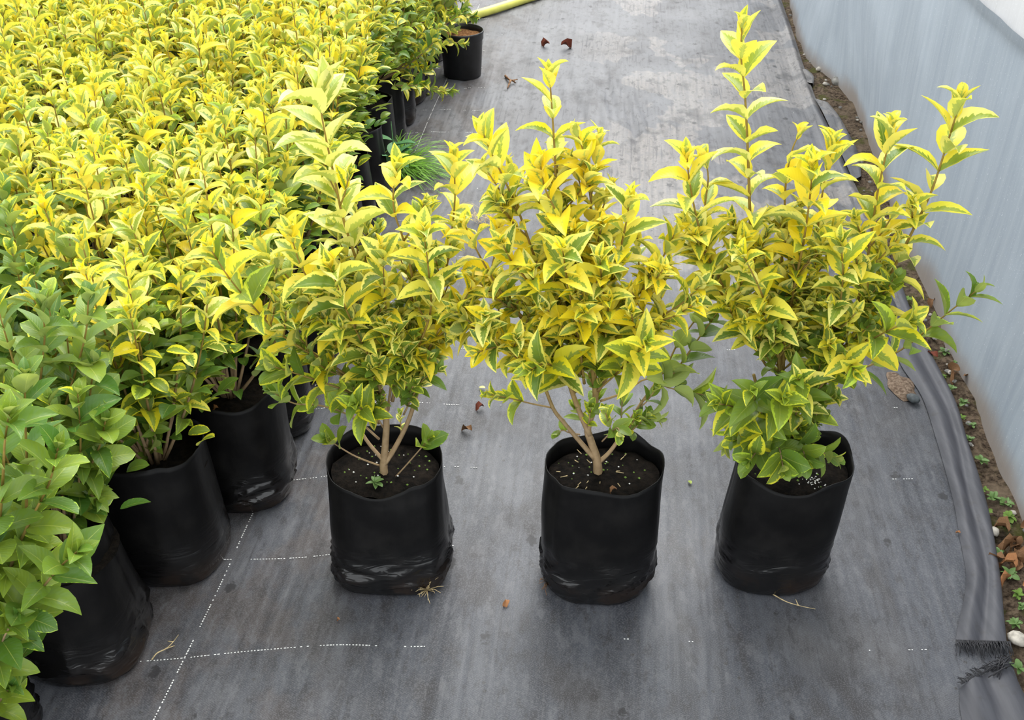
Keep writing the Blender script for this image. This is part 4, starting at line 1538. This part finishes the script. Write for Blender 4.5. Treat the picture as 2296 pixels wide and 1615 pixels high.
crumpled('dead_leaf', 'orange brown fallen leaf on the fabric beside the far hedge bags', G(930, 212), 0.075, M_ORANGE, 1.2, 0.008, None, 2)
crumpled('dead_leaf', 'brown dead leaf on the fabric left of the middle bag, higher one', G(1085, 916), 0.034, M_RUST, 1.7, 0.006, None, 0)
crumpled('dead_leaf', 'crumpled brown dead leaf with a stalk between the first two bags', G(1058, 972), 0.040, M_DRY, 1.2, 0.008, None, 1)
crumpled('dead_leaf', 'tan curled dead leaf on the fabric between the first two bags, in front', G(1136, 1350), 0.026, M_ORANGE, 2.9, 0.006, None, 2)
crumpled('dead_leaf', 'tiny rust-coloured leaf scrap on the fabric left of the first bag', G(762, 1393), 0.012, M_ORANGE, 1.0, 0.004, None, 0)
crumpled('dead_leaf', 'tiny rust-coloured leaf scrap on the fabric near the folded hem', G(2152, 1199), 0.014, M_ORANGE, 1.5, 0.006, None, 1)
crumpled('dead_leaf', 'small brown leaf scrap on the soil of the middle bag', P2.loc + Vector((0.022, -0.062, 0)), 0.022, M_DRY, 1.3, 0.286, None, 0)
crumpled('dead_leaf', 'tan scrap of dead leaf on the soil of the bare-stemmed hedge bag', G(490, 916, 0.256), 0.026, M_ORANGE, 1.6, 0.258, None, 2)


def green_leaf(p, size, rz, label, shape, cl, z=0.004):
    o = link('fallen_leaf', LEAF_ME[shape])
    o.color = cl
    o.location = (p.x, p.y, z)
    o.scale = (size,) * 3
    o.rotation_euler = (0.05, 0.1, rz)
    tag(o, label, 'fallen leaf')


green_leaf(G(938, 216), 0.07, -1.0, 'yellow green fallen leaf on the fabric below the orange one', 3, (0.7, 0.8, 0.1, 0.4))
green_leaf(G(1549, 1088), 0.014, 0.2, 'tiny lime green leaf scrap lying between the middle bag and the wall-side bag', 6, (0.9, 1, 0.2, 0.2))
green_leaf(G(1088, 873), 0.018, 1.2, 'tiny cream leaf scrap on the fabric left of the middle plant', 6, (0.0, 0.6, 1, 0.2))


def twig(name, label, paths, mat, rad):
    mb = MB()
    for pth in paths:
        pts = catmull([G(x, y, z) for x, y, z in pth], 4)
        m = len(pts)
        mb.tube(pts, [rad * (1 - 0.6 * i / (m - 1)) for i in range(m)], 5)
    return tag(link(name, mb.data(name, mat)), label, 'twig')


twig('root_twig', 'pale forked dry root on the fabric beside the leaning hedge bag',
     [[(340, 1480, .002), (352, 1465, .006), (372, 1455, .004), (388, 1440, .008), (400, 1424, .01)],
      [(372, 1455, .004), (392, 1448, .003)], [(388, 1440, .008), (376, 1438, .006)]], M_STRAW, 0.0015)
twig('twig', 'thin pale twig lying in front of the wall-side bag',
     [[(1728, 1330, .004), (1760, 1348, .006), (1790, 1358, .004), (1828, 1366, .002)], [(1790, 1358, .004), (1784, 1344, .008)]], M_STRAW, 0.0013)
twig('straw_wisp', 'tiny green straw wisp stuck to the front of the middle bag',
     [[(1364, 1218, .165), (1380, 1212, .170), (1402, 1219, .165)], [(1380, 1212, .170), (1374, 1226, .160)]], M_STRAW, 0.0012)
twig('dry_sprig', 'brown dry sprig on the far fabric beside the plastic pot',
     [[(1133, 170, .004), (1145, 180, .012), (1160, 178, .004)], [(1145, 180, .012), (1138, 198, .003)], [(1150, 180, .01), (1156, 186, .004)]], M_DRY, 0.006)

# roots and crumbs at the foot of the first two bags
for (px, py, n, mat, l, nm) in ((958, 1318, 26, M_STRAW, 'tuft of pale dry roots at the foot of the hedge-side bag', 'root_tuft'),
                                (1228, 1300, 14, M_DRY, 'brown root crumbs at the foot of the middle bag', 'root_tuft')):
    g = G(px, py, 0.012)
    mb = MB()
    for i in range(n):
        a, b = U(0, 6.283), U(0.2, 1.2)
        q = Vector((math.cos(a), math.sin(a) - 0.4, b * 0.9)).normalized() * U(0.010, 0.028)
        q2 = q * 1.4 + Vector((U(-.008, .008), -0.004, U(-.01, .002)))
        mb.tube([Vector((0, 0.004, 0)), q, q2], [0.0009, 0.0007, 0.0004], 4)
    o = tag(link(nm, mb.data(nm, mat)), l, 'roots')
    o.location = (g.x, g.y - 0.012, 0.014)

TEENS = 'first second third fourth fifth sixth seventh eighth ninth tenth eleventh twelfth thirteenth fourteenth fifteenth sixteenth seventeenth eighteenth nineteenth twentieth'.split() + ['twenty-' + w for w in 'first second third fourth fifth'.split()]
for grp, txt in (('weed seedlings along the soil strip', 'small green weed seedling on the soil strip, %s from the near end'),
                 ('dead leaves along the soil strip', 'brown shrivelled leaf on the soil strip by the wall, %s from the near end')):
    lot = sorted((q for q in C.objects if q.get('group') == grp), key=lambda q: q.location.y)
    for q, w in zip(lot, TEENS):
        q['label'] = txt % w

# stones on the soil strip
for i, (p, s, m, l) in enumerate([((2283, 1432), 0.020, M_PALE, 'pale grey stone on the soil strip beside the frayed fabric'),
                                  ((1880, 183), 0.036, M_STONE, 'mossy round stone at the far foot of the plastic wall'),
                                  ((1836, 155), 0.016, M_PALE, 'small white stone near the mossy one by the far wall foot'),
                                  ((1850, 188), 0.013, M_PALE, 'tiny pale stone below the mossy one'),
                                  ((2230, 1192), 0.013, M_PALE, 'small pale stone among brown leaves by the fabric edge')]):
    tag(blob('stone', G(*p, 0.004), (s, s * 0.8, s * 0.6), m, i + 10, U(0, 3)), l, 'stone')
for i in range(60):
    y = U(1.35, 5.6)
    e0, e1 = interp(EDGE, y) + 0.012, interp(FOOT, y) - 0.006
    if e1 - e0 < 0.01:
        continue
    s = U(0.003, 0.009)
    tag(blob('pebble', (U(e0, e1), y, 0.001), (s, s * U(.7, 1), s * 0.6), rnd.choice((M_STONE, M_PALE, M_STONE)), i, U(0, 3)),
        'small pebble scattered on the soil strip below the plastic wall', 'pebble', 'pebbles along the soil strip')
